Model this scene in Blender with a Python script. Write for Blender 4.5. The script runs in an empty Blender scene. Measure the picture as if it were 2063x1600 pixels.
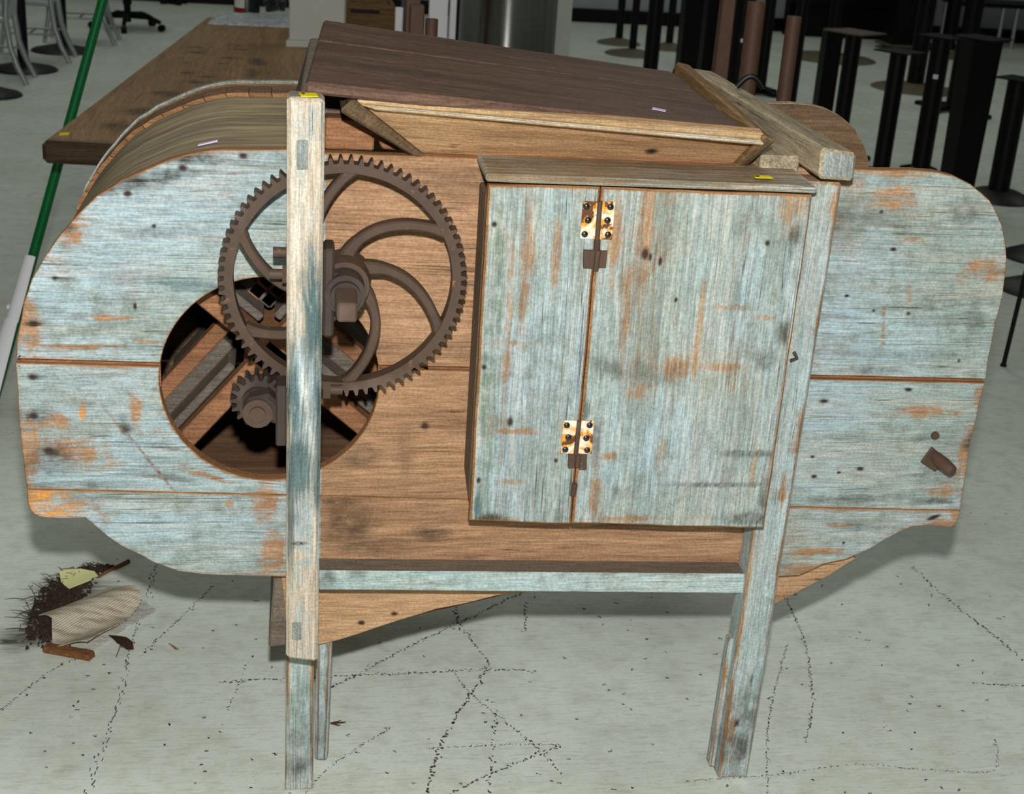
import bpy, bmesh, math, random
import numpy as np
from mathutils import Vector, Matrix
random.seed(7)
S = bpy.context.scene
COL = S.collection
# ------------------------------------------------------------------ camera, world, lights, exposure
FPX = 2850.0
RM = np.array([[0.98829654, -0.13913956, 0.06253112],
               [0.00701768, -0.36801517, -0.9297933],
               [0.15238343, 0.91935032, -0.36273168]])      # rows: image right, image down, forward (world axes in columns)
CP = np.array([-0.01743, -2.30868, 1.7])
cam = bpy.data.cameras.new('camera'); camo = bpy.data.objects.new('camera', cam); COL.objects.link(camo)
cam.sensor_fit = 'HORIZONTAL'; cam.sensor_width = 36.0; cam.lens = FPX / 2063 * 36
r_, u_, b_ = RM[0], -RM[1], -RM[2]
camo.matrix_world = Matrix(((r_[0], u_[0], b_[0], CP[0]), (r_[1], u_[1], b_[1], CP[1]), (r_[2], u_[2], b_[2], CP[2]), (0, 0, 0, 1)))
cam.clip_start = .05; cam.clip_end = 60
cam.dof.use_dof = True; cam.dof.focus_distance = 2.45; cam.dof.aperture_fstop = 9
S.camera = camo
S.view_settings.view_transform = 'Standard'; S.view_settings.look = 'None'
S.view_settings.exposure = 0.0; S.view_settings.gamma = 1.0; S.view_settings.use_curve_mapping = False
S.cycles.use_denoising = True
S.cycles.max_bounces = 6; S.cycles.sample_clamp_indirect = 4
w = bpy.data.worlds.new('hall_ambient'); S.world = w; w.use_nodes = True
w.node_tree.nodes['Background'].inputs[0].default_value = (0.95, 1.0, 0.93, 1)
w.node_tree.nodes['Background'].inputs[1].default_value = 0.03
# the camera's flash: hot-shoe unit above and behind the lens
fl = bpy.data.lights.new('camera_flash', 'POINT'); fl.energy = 295; fl.shadow_soft_size = 0.03; fl.color = (1.0, 0.99, 0.97)
flo = bpy.data.objects.new('camera_flash', fl); COL.objects.link(flo)
flo.location = Vector(CP) + Vector(r_) * .012 + Vector(u_) * .225 + Vector(b_) * .07
# ceiling fluorescents of the hall
for i, (x, y) in enumerate(((.4, .7), (-3.0, 5.8), (3.0, 5.8), (-2.0, 10.6), (4.0, 10.6), (8.0, 7))):
    L = bpy.data.lights.new('ceiling_lamp', 'AREA'); L.shape = 'RECTANGLE'; L.size = 1.2; L.size_y = 3.0
    L.energy = 27; L.color = (.96, 1, .92)
    o = bpy.data.objects.new('ceiling_lamp', L); COL.objects.link(o); o.location = (x, y, 4.6)

# ------------------------------------------------------------------ helpers
def ray(px, py): return RM.T @ np.array([px - 1031.5, py - 800.0, FPX])
def onY(px, py, y=0.0):
    d = ray(px, py); return Vector(CP + d * ((y - CP[1]) / d[1]))
def onZ(px, py, z=0.0):
    d = ray(px, py); return Vector(CP + d * ((z - CP[2]) / d[2]))
def zat(x, y, py):
    """height at which the upright through (x, y) crosses picture row py"""
    lo, hi = -1.0, 1.69 + (0 if y < 0 else .0)
    def row(z):
        c = RM @ (np.array([x, y, z]) - CP); return c[1] / c[2] * FPX + 800
    lo, hi = -1, 4
    for _ in range(50):
        m = (lo + hi) / 2
        if row(m) > py: lo = m
        else: hi = m
    return lo
def sl(v): v /= 255.0; return v / 12.92 if v <= .04045 else ((v + .055) / 1.055) ** 2.4
def K(r, g, b): return (sl(r), sl(g), sl(b), 1.0)

class NT:
    def __init__(s, name):
        m = bpy.data.materials.new(name); m.use_nodes = True; s.m = m; s.t = m.node_tree
        s.bsdf = s.t.nodes['Principled BSDF']; s.tc = None
    def n(s, ty, **kw):
        x = s.t.nodes.new(ty)
        for k, v in kw.items(): setattr(x, k, v)
        return x
    def put(s, sock, v):
        if isinstance(v, bpy.types.NodeSocket): s.t.links.new(v, sock)
        else: sock.default_value = v
    def co(s, kind='Object'):
        if s.tc is None: s.tc = s.n('ShaderNodeTexCoord')
        return s.tc.outputs[kind]
    def math(s, op, a, b=None, c=None, clamp=False):
        x = s.n('ShaderNodeMath', operation=op); x.use_clamp = clamp
        s.put(x.inputs[0], a)
        if b is not None: s.put(x.inputs[1], b)
        if c is not None: s.put(x.inputs[2], c)
        return x.outputs[0]
    def vm(s, op, a, b=None, scale=None):
        x = s.n('ShaderNodeVectorMath', operation=op); s.put(x.inputs[0], a)
        if b is not None: s.put(x.inputs[1], b)
        if scale is not None: s.put(x.inputs['Scale'], scale)
        return x.outputs['Value'] if op in ('LENGTH', 'DOT_PRODUCT', 'DISTANCE') else x.outputs['Vector']
    def map(s, v, loc=(0, 0, 0), rot=(0, 0, 0), scale=(1, 1, 1), ty='POINT'):
        x = s.n('ShaderNodeMapping', vector_type=ty); s.put(x.inputs['Vector'], v)
        x.inputs['Location'].default_value = loc; x.inputs['Rotation'].default_value = rot; x.inputs['Scale'].default_value = scale
        return x.outputs[0]
    def noise(s, v, scale, detail=4, rough=.55, dist=0.0, color=False):
        x = s.n('ShaderNodeTexNoise'); s.put(x.inputs['Vector'], v)
        x.inputs['Scale'].default_value = scale; x.inputs['Detail'].default_value = detail
        x.inputs['Roughness'].default_value = rough; x.inputs['Distortion'].default_value = dist
        return x.outputs['Color' if color else 'Fac']
    def vor(s, v, scale):
        x = s.n('ShaderNodeTexVoronoi'); s.put(x.inputs['Vector'], v); x.inputs['Scale'].default_value = scale
        return x.outputs['Distance']
    def ss(s, v, lo, hi, a=0.0, b=1.0):
        x = s.n('ShaderNodeMapRange', interpolation_type='SMOOTHSTEP'); s.put(x.inputs[0], v)
        for i, q in zip((1, 2, 3, 4), (lo, hi, a, b)): s.put(x.inputs[i], q)
        return x.outputs[0]
    def mix(s, f, a, b, blend='MIX'):
        x = s.n('ShaderNodeMix', data_type='RGBA', blend_type=blend)
        s.put(x.inputs[0], f); s.put(x.inputs[6], a); s.put(x.inputs[7], b); return x.outputs[2]
    def ramp(s, v, stops):
        x = s.n('ShaderNodeValToRGB'); s.put(x.inputs[0], v); e = x.color_ramp.elements
        e[0].position, e[0].color = stops[0]; e[1].position, e[1].color = stops[-1]
        for p, c in stops[1:-1]:
            q = e.new(p); q.color = c
        return x.outputs[0]
    def attr(s, name): return s.n('ShaderNodeAttribute', attribute_name=name).outputs['Fac']
    def bump(s, h, strength=.3, dist=.002):
        x = s.n('ShaderNodeBump'); s.put(x.inputs['Height'], h); x.inputs['Strength'].default_value = strength
        x.inputs['Distance'].default_value = dist; s.t.links.new(x.outputs[0], s.bsdf.inputs['Normal'])
    def out(s, col, rough=.8, metal=0.0, spec=.25):
        s.put(s.bsdf.inputs['Base Color'], col); s.put(s.bsdf.inputs['Roughness'], rough)
        s.bsdf.inputs['Metallic'].default_value = metal; s.bsdf.inputs['Specular IOR Level'].default_value = spec
        return s.m

AX = {'X': (.55, 9, 9), 'Y': (9, .55, 9), 'Z': (9, 9, .55)}
def blobmask(n, co, wob, lst, plane='XZ'):
    """max of soft ellipses; each (u, v, ru, rv, angle, strength) in metres on the plane"""
    acc = None
    for (u, v, ru, rv, a, st) in lst:
        if plane == 'XZ': x = n.map(co, (u, 0, v), (0, -a, 0), (ru, 1e4, rv), 'TEXTURE')
        elif plane == 'XY': x = n.map(co, (u, v, 0), (0, 0, a), (ru, rv, 1e4), 'TEXTURE')
        d = n.math('ADD', n.vm('LENGTH', x), wob)
        m = n.ss(d, 1.35, .3, 0, st)
        acc = m if acc is None else n.math('MAXIMUM', acc, m)
    return acc
def PB(lst, y=0.0, deg=0):
    """picture-measured blotches on the upright plane y -> metres"""
    r = []
    for t in lst:
        px, py, rx, ry = t[:4]; a = math.radians(t[4]) if len(t) > 4 else 0; st = t[5] if len(t) > 5 else 1.0
        p = onY(px, py, y); r.append((p.x, p.z, rx * .00089, ry * .00096, a, st))
    return r
def wood(name, axis='X', cols=((95, 68, 46), (150, 108, 72), (190, 146, 104)), paint=None, amount=.5, blobs=None, plane='XZ',
         rough=.78, edge=.35, dots=0.0, dust=0.0, bump=.35, bands=None, contrast=1.0, iso=5.0, dark=K(52, 48, 40), dirt=.35, sawn=False, crack=.75, barew=.14):
    n = NT(name); blobs = blobs or {}
    raw = n.co('Object')
    rnd = n.n('ShaderNodeObjectInfo').outputs['Random']
    co = n.vm('ADD', raw, n.vm('SCALE', (13.1, 7.7, 9.3), scale=rnd))
    warp = n.vm('ADD', co, n.vm('SCALE', n.noise(co, 2.2, 2, color=True), scale=.05))
    g = n.map(warp, scale=AX[axis])
    big = n.noise(g, 2.2, 5, .6, .6)
    fine = n.noise(n.map(warp, scale=tuple(3.2 * a if a > 1 else a * 1.2 for a in AX[axis])), 5.5, 4, .65)
    isoN = n.noise(co, iso, 6, .62)
    smal = n.noise(co, 38, 3, .6)
    gv = n.math('MULTIPLY_ADD', fine, .55, n.math('MULTIPLY', big, .5))
    col = n.ramp(gv, [(.5 - .2 / contrast, K(*cols[0])), (.52, K(*cols[1])), (.54 + .2 / contrast, K(*cols[2]))])
    # grain lines
    ln = n.ss(n.math('ABSOLUTE', n.math('SUBTRACT', n.noise(n.map(co, scale=tuple(2.2 * a if a > 1 else a * .5 for a in AX[axis])), 3.0, 2), .5)), .0, .012, crack, 0)
    ln = n.math('MULTIPLY', ln, n.ss(isoN, .45, .6))
    wob = n.math('MULTIPLY', n.math('SUBTRACT', n.math('ADD', n.math('MULTIPLY', isoN, .55), n.math('MULTIPLY', fine, .45)), .5), 4.2)
    eat = n.attr('edge')
    h = fine
    if paint:
        v = n.math('ADD', n.math('MULTIPLY', isoN, .40), n.math('ADD', n.math('MULTIPLY', big, .18), n.math('ADD', n.math('MULTIPLY', fine, .34), n.math('MULTIPLY', smal, .08))))
        v = n.math('ADD', v, amount - .5)
        v = n.math('SUBTRACT', v, n.math('MULTIPLY', eat, edge))
        if 'bare' in blobs: v = n.math('SUBTRACT', v, n.math('MULTIPLY', n.math('MULTIPLY', blobmask(n, raw, wob, blobs['bare'], plane), n.ss(n.math('ADD', n.math('MULTIPLY', fine, .7), n.math('MULTIPLY', smal, .3)), .38, .60, .0, 1.9)), barew))
        if bands:  # bare between two x positions
            x = n.n('ShaderNodeSeparateXYZ'); n.put(x.inputs[0], raw)
            inb = n.math('MULTIPLY', n.ss(x.outputs[0], bands[0] - .004, bands[0] + .004), n.ss(x.outputs[0], bands[1] + .004, bands[1] - .004))
            v = n.math('SUBTRACT', v, n.math('MULTIPLY', inb, 2.0))
        v = n.math('SUBTRACT', v, n.ss(n.noise(n.map(co, scale=tuple(a * .9 if a > 1 else a for a in AX[axis])), 90, 2, .5), .58, .72, 0, .09))
        pm = n.ss(v, .38, .56)
        pc = n.mix(n.ss(n.noise(co, 2.6, 4, .6), .38, .62), K(*paint[0]), K(*paint[1]))
        pc = n.mix(n.math('MULTIPLY', n.ss(smal, .5, .72), .35), pc, K(*paint[2]))
        pc = n.mix(n.math('MULTIPLY', n.ss(n.math('ADD', n.math('MULTIPLY', big, .5), n.math('MULTIPLY', fine, .5)), .44, .60), .42), pc, K(182, 168, 148))
        pc = n.mix(n.ss(fine, .35, .68, .5, 0), pc, n.mix(.5, pc, K(100, 108, 104)))
        ol = n.noise(n.map(co, scale=tuple(.5 * a if a > 1 else a * 1.4 for a in AX[axis])), 2.0, 5, .7)
        pc = n.mix(n.ss(n.math('ADD', n.math('MULTIPLY', ol, .7), n.math('MULTIPLY', smal, .3)), .47, .64, 0, .62), pc, K(112, 120, 106))
        pc = n.mix(n.ss(isoN, .55, .75, 0, .4), pc, K(176, 192, 190))
        col = n.mix(pm, col, pc)
    for key, c in (('white', K(214, 216, 206)), ('teal', K(64, 90, 92)), ('green', K(98, 116, 100)), ('orange', K(204, 144, 78)), ('brown', K(120, 88, 62)), ('grey', K(122, 128, 122))):
        if key in blobs:
            m = blobmask(n, raw, wob, blobs[key], plane); lo = .22 if key == 'teal' else .36
            col = n.mix(n.math('MULTIPLY', m, n.ss(n.math('ADD', n.math('MULTIPLY', fine, .5), n.math('MULTIPLY', smal, .5)), lo, lo + .2)), col, c)
    if dirt:
        col = n.mix(n.math('MULTIPLY', n.ss(n.noise(g, .9, 4, .65, .4), .56, .76), dirt), col, dark)
    if 'dark' in blobs:
        m = blobmask(n, raw, wob, blobs['dark'], plane)
        col = n.mix(n.math('MULTIPLY', m, n.ss(n.math('ADD', n.math('MULTIPLY', fine, .6), n.math('MULTIPLY', smal, .4)), .36, .6, .2, 1.0)), col, dark)
    if 'knot' in blobs:
        m = blobmask(n, raw, n.math('MULTIPLY', wob, .5), blobs['knot'], plane); col = n.mix(m, col, K(58, 44, 38))
    col = n.mix(ln, col, K(58, 46, 36))
    if dots:
        dm = n.math('MULTIPLY', n.ss(n.vor(co, 9), .045, .02), n.ss(n.noise(co, 3, 1), .42, .5)); col = n.mix(n.math('MULTIPLY', dm, dots), col, K(42, 36, 32))
    if dust:
        col = n.mix(n.math('MULTIPLY', n.ss(isoN, .3, .7), dust), col, K(108, 98, 86))
    if sawn:
        wv = n.n('ShaderNodeTexWave'); n.put(wv.inputs[0], n.map(co, rot=(.5, .8, .3))); wv.inputs['Scale'].default_value = 48; wv.inputs['Distortion'].default_value = 9
        col = n.mix(n.math('MULTIPLY', wv.outputs['Fac'], .22), col, K(70, 66, 58))
    st = n.noise(n.map(co, scale=tuple(6 * a if a > 1 else a * 5 for a in AX[axis])), 7.0, 3, .7)
    grit = n.noise(co, 230, 2, .6)
    k = n.math('MULTIPLY', n.ss(st, .36, .64, .84, 1.22), n.ss(grit, .3, .7, .86, 1.18))
    cmb = n.n('ShaderNodeCombineXYZ')
    for i in range(3): n.put(cmb.inputs[i], k)
    col = n.mix(1.0, col, cmb.outputs[0], 'MULTIPLY')
    n.bump(n.math('ADD', n.math('SUBTRACT', h, n.math('MULTIPLY', ln, .6)), n.math('MULTIPLY', st, .5)), bump, .002)
    return n.out(col, rough, 0, .2)
def plain(name, c, rough=.6, metal=0.0, spec=.3, var=.25, sc=12, bump=0.0):
    n = NT(name); v = n.noise(n.co(), sc, 4)
    d = tuple(q * (1 - var) for q in c[:3]) + (1,); e = tuple(min(1, q * (1 + var)) for q in c[:3]) + (1,)
    if bump: n.bump(v, bump, .002)
    return n.out(n.mix(v, d, e), rough, metal, spec)
def rust(name, a=(58, 45, 37), b=(92, 71, 56), c=(156, 102, 60), amt=.62, metal=.0):
    n = NT(name); co = n.co(); v = n.noise(co, 22, 6, .6); q = n.noise(co, 60, 4, .7)
    col = n.mix(v, K(*a), K(*b)); col = n.mix(n.ss(q, amt, amt + .12, 0, .8), col, K(*c))
    col = n.mix(n.ss(n.noise(co, 7, 3), .58, .75, 0, .6), col, K(112, 96, 84))
    n.bump(n.noise(co, 90, 4), .25, .002)
    return n.out(col, .62, metal, .35)

def setp(o, label=None, cat=None, group=None, kind=None):
    if label: o['label'] = label
    if cat: o['category'] = cat
    if group: o['group'] = group
    if kind: o['kind'] = kind
    return o
def thing(name, label, cat, loc=(0, 0, 0), group=None):
    o = bpy.data.objects.new(name, None); COL.objects.link(o); o.location = loc; o.empty_display_size = .05
    return setp(o, label, cat, group)
def wloc(o):
    v = Vector((0, 0, 0))
    while o: v += o.location; o = o.parent
    return v
def link(name, me, mats, parent=None, smooth=None, loc=None):
    for m in mats: me.materials.append(m)
    o = bpy.data.objects.new(name, me); COL.objects.link(o)
    base = Vector((0, 0, 0))
    if parent: o.parent = parent; base = wloc(parent)
    elif loc is not None: o.location = loc; base = Vector(loc)
    if base.length > 0: me.transform(Matrix.Translation(-base))
    if smooth is not None:
        me.polygons.foreach_set('use_smooth', [True] * len(me.polygons)); me.set_sharp_from_angle(angle=math.radians(smooth))
    return o
def bmo(name, bm, mats, parent=None, smooth=None, loc=None, recalc=True):
    if recalc: bmesh.ops.recalc_face_normals(bm, faces=bm.faces)
    me = bpy.data.meshes.new(name); bm.to_mesh(me); bm.free()
    return link(name, me, mats, parent, smooth, loc)
def add_hexa(bm, c, bevel=.003, inset=.008, edge_mat=None):
    """box-like board from 8 corners (bottom ring, top ring); rim of every face carries the wear attribute"""
    ly = bm.verts.layers.float.get('edge') or bm.verts.layers.float.new('edge')
    V = [bm.verts.new(Vector(p)) for p in c]
    F = [bm.faces.new([V[i] for i in q]) for q in ((3, 2, 1, 0), (4, 5, 6, 7), (0, 1, 5, 4), (1, 2, 6, 5), (2, 3, 7, 6), (3, 0, 4, 7))]
    bmesh.ops.recalc_face_normals(bm, faces=F)
    ed = list({e for f in F for e in f.edges}); ml = min(e.calc_length() for e in ed)
    bf = []
    if bevel:
        r = bmesh.ops.bevel(bm, geom=ed, offset=min(bevel, ml * .3), segments=1, affect='EDGES'); bf = r['faces']
    allf = set(bf); todo = []
    st = set(); 
    vs = [v for f in bf for v in f.verts] if bf else V
    isl = {f for v in vs for f in v.link_faces}
    big = sorted(isl, key=lambda f: -f.calc_area())[:6]
    for v in {v for f in isl for v in f.verts}: v[ly] = 1.0
    if inset:
        for f in big:
            L = min(e.calc_length() for e in f.edges)
            r = bmesh.ops.inset_region(bm, faces=[f], thickness=min(inset, L * .3), use_even_offset=True)
            for v in f.verts: v[ly] = 0.0
    if edge_mat is not None:
        for f in isl:
            if f not in big: f.material_index = edge_mat
def hexa(name, c, mats, parent=None, bevel=.003, inset=.008, loc=None):
    bm = bmesh.new(); add_hexa(bm, c, bevel, inset); return bmo(name, bm, mats, parent, loc=loc)
def boxc(x0, x1, y0, y1, z0, z1):
    return [(x0, y0, z0), (x1, y0, z0), (x1, y1, z0), (x0, y1, z0), (x0, y0, z1), (x1, y0, z1), (x1, y1, z1), (x0, y1, z1)]
def face_board(name, quad, y0, y1, mats, parent=None, **kw):
    """quad: four picture points (bl, br, tr, tl) on plane y0, extruded straight back to y1"""
    q = [onY(px, py, y0) for px, py in quad]; d = Vector((0, y1 - y0, 0))
    return hexa(name, [q[0], q[1], q[1] + d, q[0] + d, q[3], q[2], q[2] + d, q[3] + d], mats, parent, **kw)
def offset_poly(P, d):
    n = len(P); R = []
    for i in range(n):
        a, b, c = np.array(P[i - 1]), np.array(P[i]), np.array(P[(i + 1) % n])
        e1 = b - a; e2 = c - b; e1 = e1 / (np.linalg.norm(e1) + 1e-9); e2 = e2 / (np.linalg.norm(e2) + 1e-9)
        n1 = np.array([-e1[1], e1[0]]); n2 = np.array([-e2[1], e2[0]]); m = n1 + n2; L = np.linalg.norm(m)
        if L < 1e-6: R.append(tuple(b + n1 * d)); continue
        m /= L; k = d / max(.45, float(m @ n1)); R.append(tuple(b + m * k))
    return R
def prism(name, P, y0, y1, mats, parent=None, inset=.007, bevel=.0015):
    """board standing in the XZ plane: outline P (ccw seen from -Y), front at y0, back at y1"""
    rings = [(offset_poly(P, inset), y0, 0.0), (offset_poly(P, bevel), y0, 1.0), (P, y0 + bevel, 1.0), (P, y1, 1.0)]
    V = []; E = []; F = []; M = []
    n = len(P)
    for (q, y, e) in rings:
        V += [(a, y, b) for a, b in q]; E += [e] * n
    F.append(list(range(n))); M.append(0)
    for k in range(3):
        for i in range(n):
            j = (i + 1) % n; F.append([(k + 1) * n + i, (k + 1) * n + j, k * n + j, k * n + i]); M.append(0 if k < 1 else 1)
    F.append([3 * n + i for i in reversed(range(n))]); M.append(1)
    me = bpy.data.meshes.new(name); me.from_pydata(V, [], F)
    a = me.attributes.new('edge', 'FLOAT', 'POINT'); a.data.foreach_set('value', E)
    me.polygons.foreach_set('material_index', M); me.update()
    return link(name, me, mats, parent)
def add_tube(bm, path, rad, seg=12, cap=True):
    path = [Vector(p) for p in path]; n = len(path); rs = rad if isinstance(rad, (list, tuple)) else [rad] * n
    rings = []; up = None
    for i, p in enumerate(path):
        t = (path[min(i + 1, n - 1)] - path[max(i - 1, 0)]).normalized()
        if up is None: up = t.orthogonal().normalized()
        up = (up - t * up.dot(t)).normalized(); s = t.cross(up)
        rings.append([bm.verts.new(p + (up * math.cos(a) + s * math.sin(a)) * rs[i]) for a in [2 * math.pi * k / seg for k in range(seg)]])
    for i in range(n - 1):
        for k in range(seg):
            bm.faces.new((rings[i][k], rings[i][(k + 1) % seg], rings[i + 1][(k + 1) % seg], rings[i + 1][k]))
    if cap:
        bm.faces.new(list(reversed(rings[0]))); bm.faces.new(rings[-1])
def tube(name, path, rad, mats, parent=None, seg=14, smooth=40, loc=None):
    bm = bmesh.new(); add_tube(bm, path, rad, seg); return bmo(name, bm, mats, parent, smooth, loc)
def add_lathe(bm, c, prof, seg=40, a0=0.0, a1=2 * math.pi):
    """profile (r, z) turned about the upright through c"""
    c = Vector(c); rings = []; full = abs(a1 - a0 - 2 * math.pi) < 1e-6
    for r, z in prof:
        rings.append([bm.verts.new(c + Vector((r * math.cos(a), r * math.sin(a), z))) for a in [a0 + (a1 - a0) * k / seg for k in range(seg if full else seg + 1)]])
    m = len(rings[0])
    for i in range(len(rings) - 1):
        for k in range(m if full else m - 1):
            q = (rings[i][k], rings[i][(k + 1) % m], rings[i + 1][(k + 1) % m], rings[i + 1][k])
            bm.faces.new(q)
    if full: bm.faces.new(list(reversed(rings[0]))); bm.faces.new(rings[-1])
def add_box(bm, x0, x1, y0, y1, z0, z1, bevel=.0):
    add_hexa(bm, boxc(x0, x1, y0, y1, z0, z1), bevel, 0)
def strip(bm, path, width, y0, y1):
    """flat bar following path [(x,z)] with per-point width, from y0 (front) to y1"""
    n = len(path); R = []
    for i in range(n):
        a = np.array(path[max(i - 1, 0)]); b = np.array(path[min(i + 1, n - 1)]); t = (b - a) / np.linalg.norm(b - a); m = np.array([-t[1], t[0]])
        p = np.array(path[i]); l = p + m * width[i] / 2; r = p - m * width[i] / 2; c = .18 * width[i]
        R.append([bm.verts.new(q) for q in ((r[0], y1, r[1]), (r[0], y0 + c, r[1]), (r[0] + m[0] * c, y0, r[1] + m[1] * c), (l[0] - m[0] * c, y0, l[1] - m[1] * c), (l[0], y0 + c, l[1]), (l[0], y1, l[1]))])
    for i in range(n - 1):
        for k in range(6):
            bm.faces.new((R[i][k], R[i][(k + 1) % 6], R[i + 1][(k + 1) % 6], R[i + 1][k]))
    bm.faces.new(R[0]); bm.faces.new(list(reversed(R[-1])))
def disc_y(bm, x, z, r, y0, y1, seg=24, r2=None):
    add_tube(bm, [(x, y1, z), (x, y0, z)], [r, r if r2 is None else r2], seg)

# ------------------------------------------------------------------ floor material with its scuffs and cracks
def floor_material():
    n = NT('floor_concrete'); co = n.co('Object')
    a = n.noise(co, 1.3, 6, .6); b = n.noise(co, 14, 5, .65); c = n.noise(n.map(co, rot=(0, 0, .3), scale=(3, 14, 1)), 3, 5, .6)
    col = n.mix(n.ss(a, .38, .64), K(232, 243, 231), K(214, 222, 209))
    col = n.mix(n.ss(b, .42, .75, 0, .45), col, K(184, 180, 168))
    col = n.mix(n.ss(c, .5, .75, 0, .45), col, K(236, 240, 234))
    # brush-shaped black smear and soft stains left of the mill
    wob = n.math('MULTIPLY', n.math('SUBTRACT', n.noise(n.map(co, scale=(3, 40, 1)), 4, 4), .5), 2.0)
    p = onZ(52, 1285); q = onZ(150, 1215); r2 = onZ(880, 1240)
    sm = blobmask(n, co, wob, [(p.x, p.y, .075, .05, 0, .85), (p.x - .03, p.y - .015, .03, .02, 0, 1), (q.x, q.y, .11, .14, 0, .75)], 'XY')
    col = n.mix(sm, col, K(66, 62, 58))
    specks = n.math('MULTIPLY', n.ss(n.vor(co, 16), .075, .04), n.ss(n.noise(co, 2.5, 2), .5, .6))
    col = n.mix(n.math('MULTIPLY', specks, .7), col, K(80, 72, 64))
    fl_ = n.math('MULTIPLY', n.ss(n.noise(n.map(co, rot=(0, 0, .5), scale=(20, 120, 1)), 2, 2), .66, .72), n.ss(a, .4, .6)); col = n.mix(n.math('MULTIPLY', fl_, .45), col, K(86, 80, 72))
    gr = n.noise(n.map(co, rot=(0, 0, .15), scale=(1, 3.2, 1)), 110, 4, .7); gl = n.noise(n.map(co, rot=(0, 0, .1), scale=(2, 16, 1)), 9, 4, .6)
    col = n.mix(n.ss(gr, .52, .72, 0, .5), col, K(164, 158, 146)); col = n.mix(n.ss(gl, .52, .68, 0, .4), col, K(176, 172, 162)); col = n.mix(n.ss(gl, .44, .30, 0, .5), col, K(234, 240, 234))
    n.bump(n.math('ADD', b, n.math('MULTIPLY', gr, .5)), .14, .003)
    return n.out(col, n.ss(a, .3, .7, .34, .5), 0, .45)

# ------------------------------------------------------------------ materials
PAINT = ((163, 186, 194), (152, 170, 166), (126, 142, 138))
BARE = ((108, 82, 60), (156, 120, 90), (184, 148, 114))
panel_blobs = {
 'bare': PB([(168, 828, 10, 22), (275, 830, 14, 42), (172, 905, 75, 32), (215, 905, 45, 30), (110, 850, 34, 22), (62, 890, 16, 80), (150, 1020, 60, 24), (215, 1030, 26, 32), (460, 1015, 14, 9),
              (532, 1022, 26, 45), (548, 1110, 30, 50), (330, 870, 30, 22), (440, 930, 70, 20, -30), (190, 700, 110, 7), (300, 688, 50, 7), (150, 470, 50, 22, 45), (110, 530, 30, 50, 30), (60, 650, 22, 60), (230, 640, 50, 6), (420, 960, 90, 10, -20),
              (1800, 395, 90, 46), (1835, 482, 42, 14), (1850, 430, 70, 46), (1690, 370, 70, 12), (1800, 352, 130, 8), (1880, 830, 90, 16), (1945, 910, 16, 60), (1900, 990, 44, 18), (1642, 735, 9, 9), (1690, 1058, 34, 4),
              (1660, 1110, 60, 8), (1640, 1146, 60, 7), (1985, 540, 40, 30), (1940, 560, 26, 22), (1830, 600, 12, 80, 8), (1780, 650, 9, 90, 8), (1900, 1055, 46, 8), (1930, 1040, 16, 20), (1970, 800, 16, 30)]),
 'dark': PB([(270, 368, 110, 16, 12), (370, 320, 90, 9), (118, 560, 40, 5), (70, 652, 18, 6), (70, 760, 22, 7), (70, 838, 36, 14), (98, 912, 30, 10), (108, 930, 34, 40, -30, .7), (150, 975, 110, 10, 0, .7), (255, 865, 16, 16),
              (120, 460, 30, 12), (300, 470, 60, 10, 0, .5), (1720, 440, 70, 22, 0, .6), (1950, 430, 60, 40, 0, .5), (1700, 350, 40, 16, 0, .6), (1860, 715, 140, 12, 0, .5), (1740, 745, 80, 10, 0, .6), (1890, 950, 50, 34, 0, .5), (1700, 1005, 110, 9, 0, .7),
              (1880, 1010, 50, 9), (1960, 650, 26, 60, 0, .5), (1730, 1060, 60, 12, 0, .5), (1955, 890, 18, 20), (250, 560, 70, 9, 0, .4), (330, 960, 90, 8, -12, .6), (820, 920, 24, 60, 0, .4), (720, 920, 46, 26, 0, .6), (870, 1075, 40, 18, 0, .8), (700, 1060, 60, 50, 0, .7), (740, 1100, 90, 18, 0, .6), (690, 1010, 40, 12, 0, .7)]),
 'knot': PB([(110, 560, 7, 5), (68, 652, 9, 6), (66, 760, 9, 7), (68, 838, 9, 6), (98, 908, 12, 7), (368, 338, 10, 7), (257, 390, 8, 7), (490, 314, 8, 5), (310, 455, 5, 4), (272, 617, 4, 8), (1890, 965, 0.1, .1), (1660, 808, 12, 5), (1760, 626, 6, 4),
              (1706, 596, 6, 3), (1830, 632, 7, 5), (1800, 502, 8, 4), (1733, 945, 10, 5), (1690, 952, 6, 4), (1640, 960, 8, 5), (1830, 785, 10, 5), (1637, 920, 6, 4), (856, 858, 10, 9), (1885, 1013, 22, 4), (1880, 1043, 16, 5, 25)]),
 'teal': PB([(375, 572, 60, 14, 0, .6), (430, 590, 20, 26, 40, .6), (245, 850, 14, 20, 0, .5)]),
 'orange': PB([(98, 997, 52, 13, 2), (110, 1028, 50, 14), (165, 835, 9, 14), (60, 1000, 10, 30), (200, 930, 46, 26, 0, .35)]),
 'grey': PB([(425, 493, 34, 30, 0, .6)]),
 'brown': PB([(290, 915, 130, 4, -55), (240, 860, 60, 4, -55, .7), (700, 1040, 60, 50, 0, .6)])}
M = {}
for k, (lo, hi) in enumerate(((.83, 9), (.585, .85), (-9, .60))):          # one paint layer per plank
    sub = {a: [t for t in v if t[1] + t[3] > lo and t[1] - t[3] < hi] for a, v in panel_blobs.items()}
    M['panel%d' % k] = wood('painted_plank_wood', 'X', BARE, PAINT, .572, {a: v for a, v in sub.items() if v}, bands=(.035, .86), dots=.8, edge=.10, dirt=.28)
M['bare'] = wood('bare_edge_wood', 'X', ((104, 76, 52), (146, 106, 70), (180, 136, 92)), dirt=.4)
M['inside'] = wood('dusty_inside_wood', 'X', ((72, 52, 38), (118, 86, 62), (152, 114, 84)), dirt=.5, dust=.25)
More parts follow.
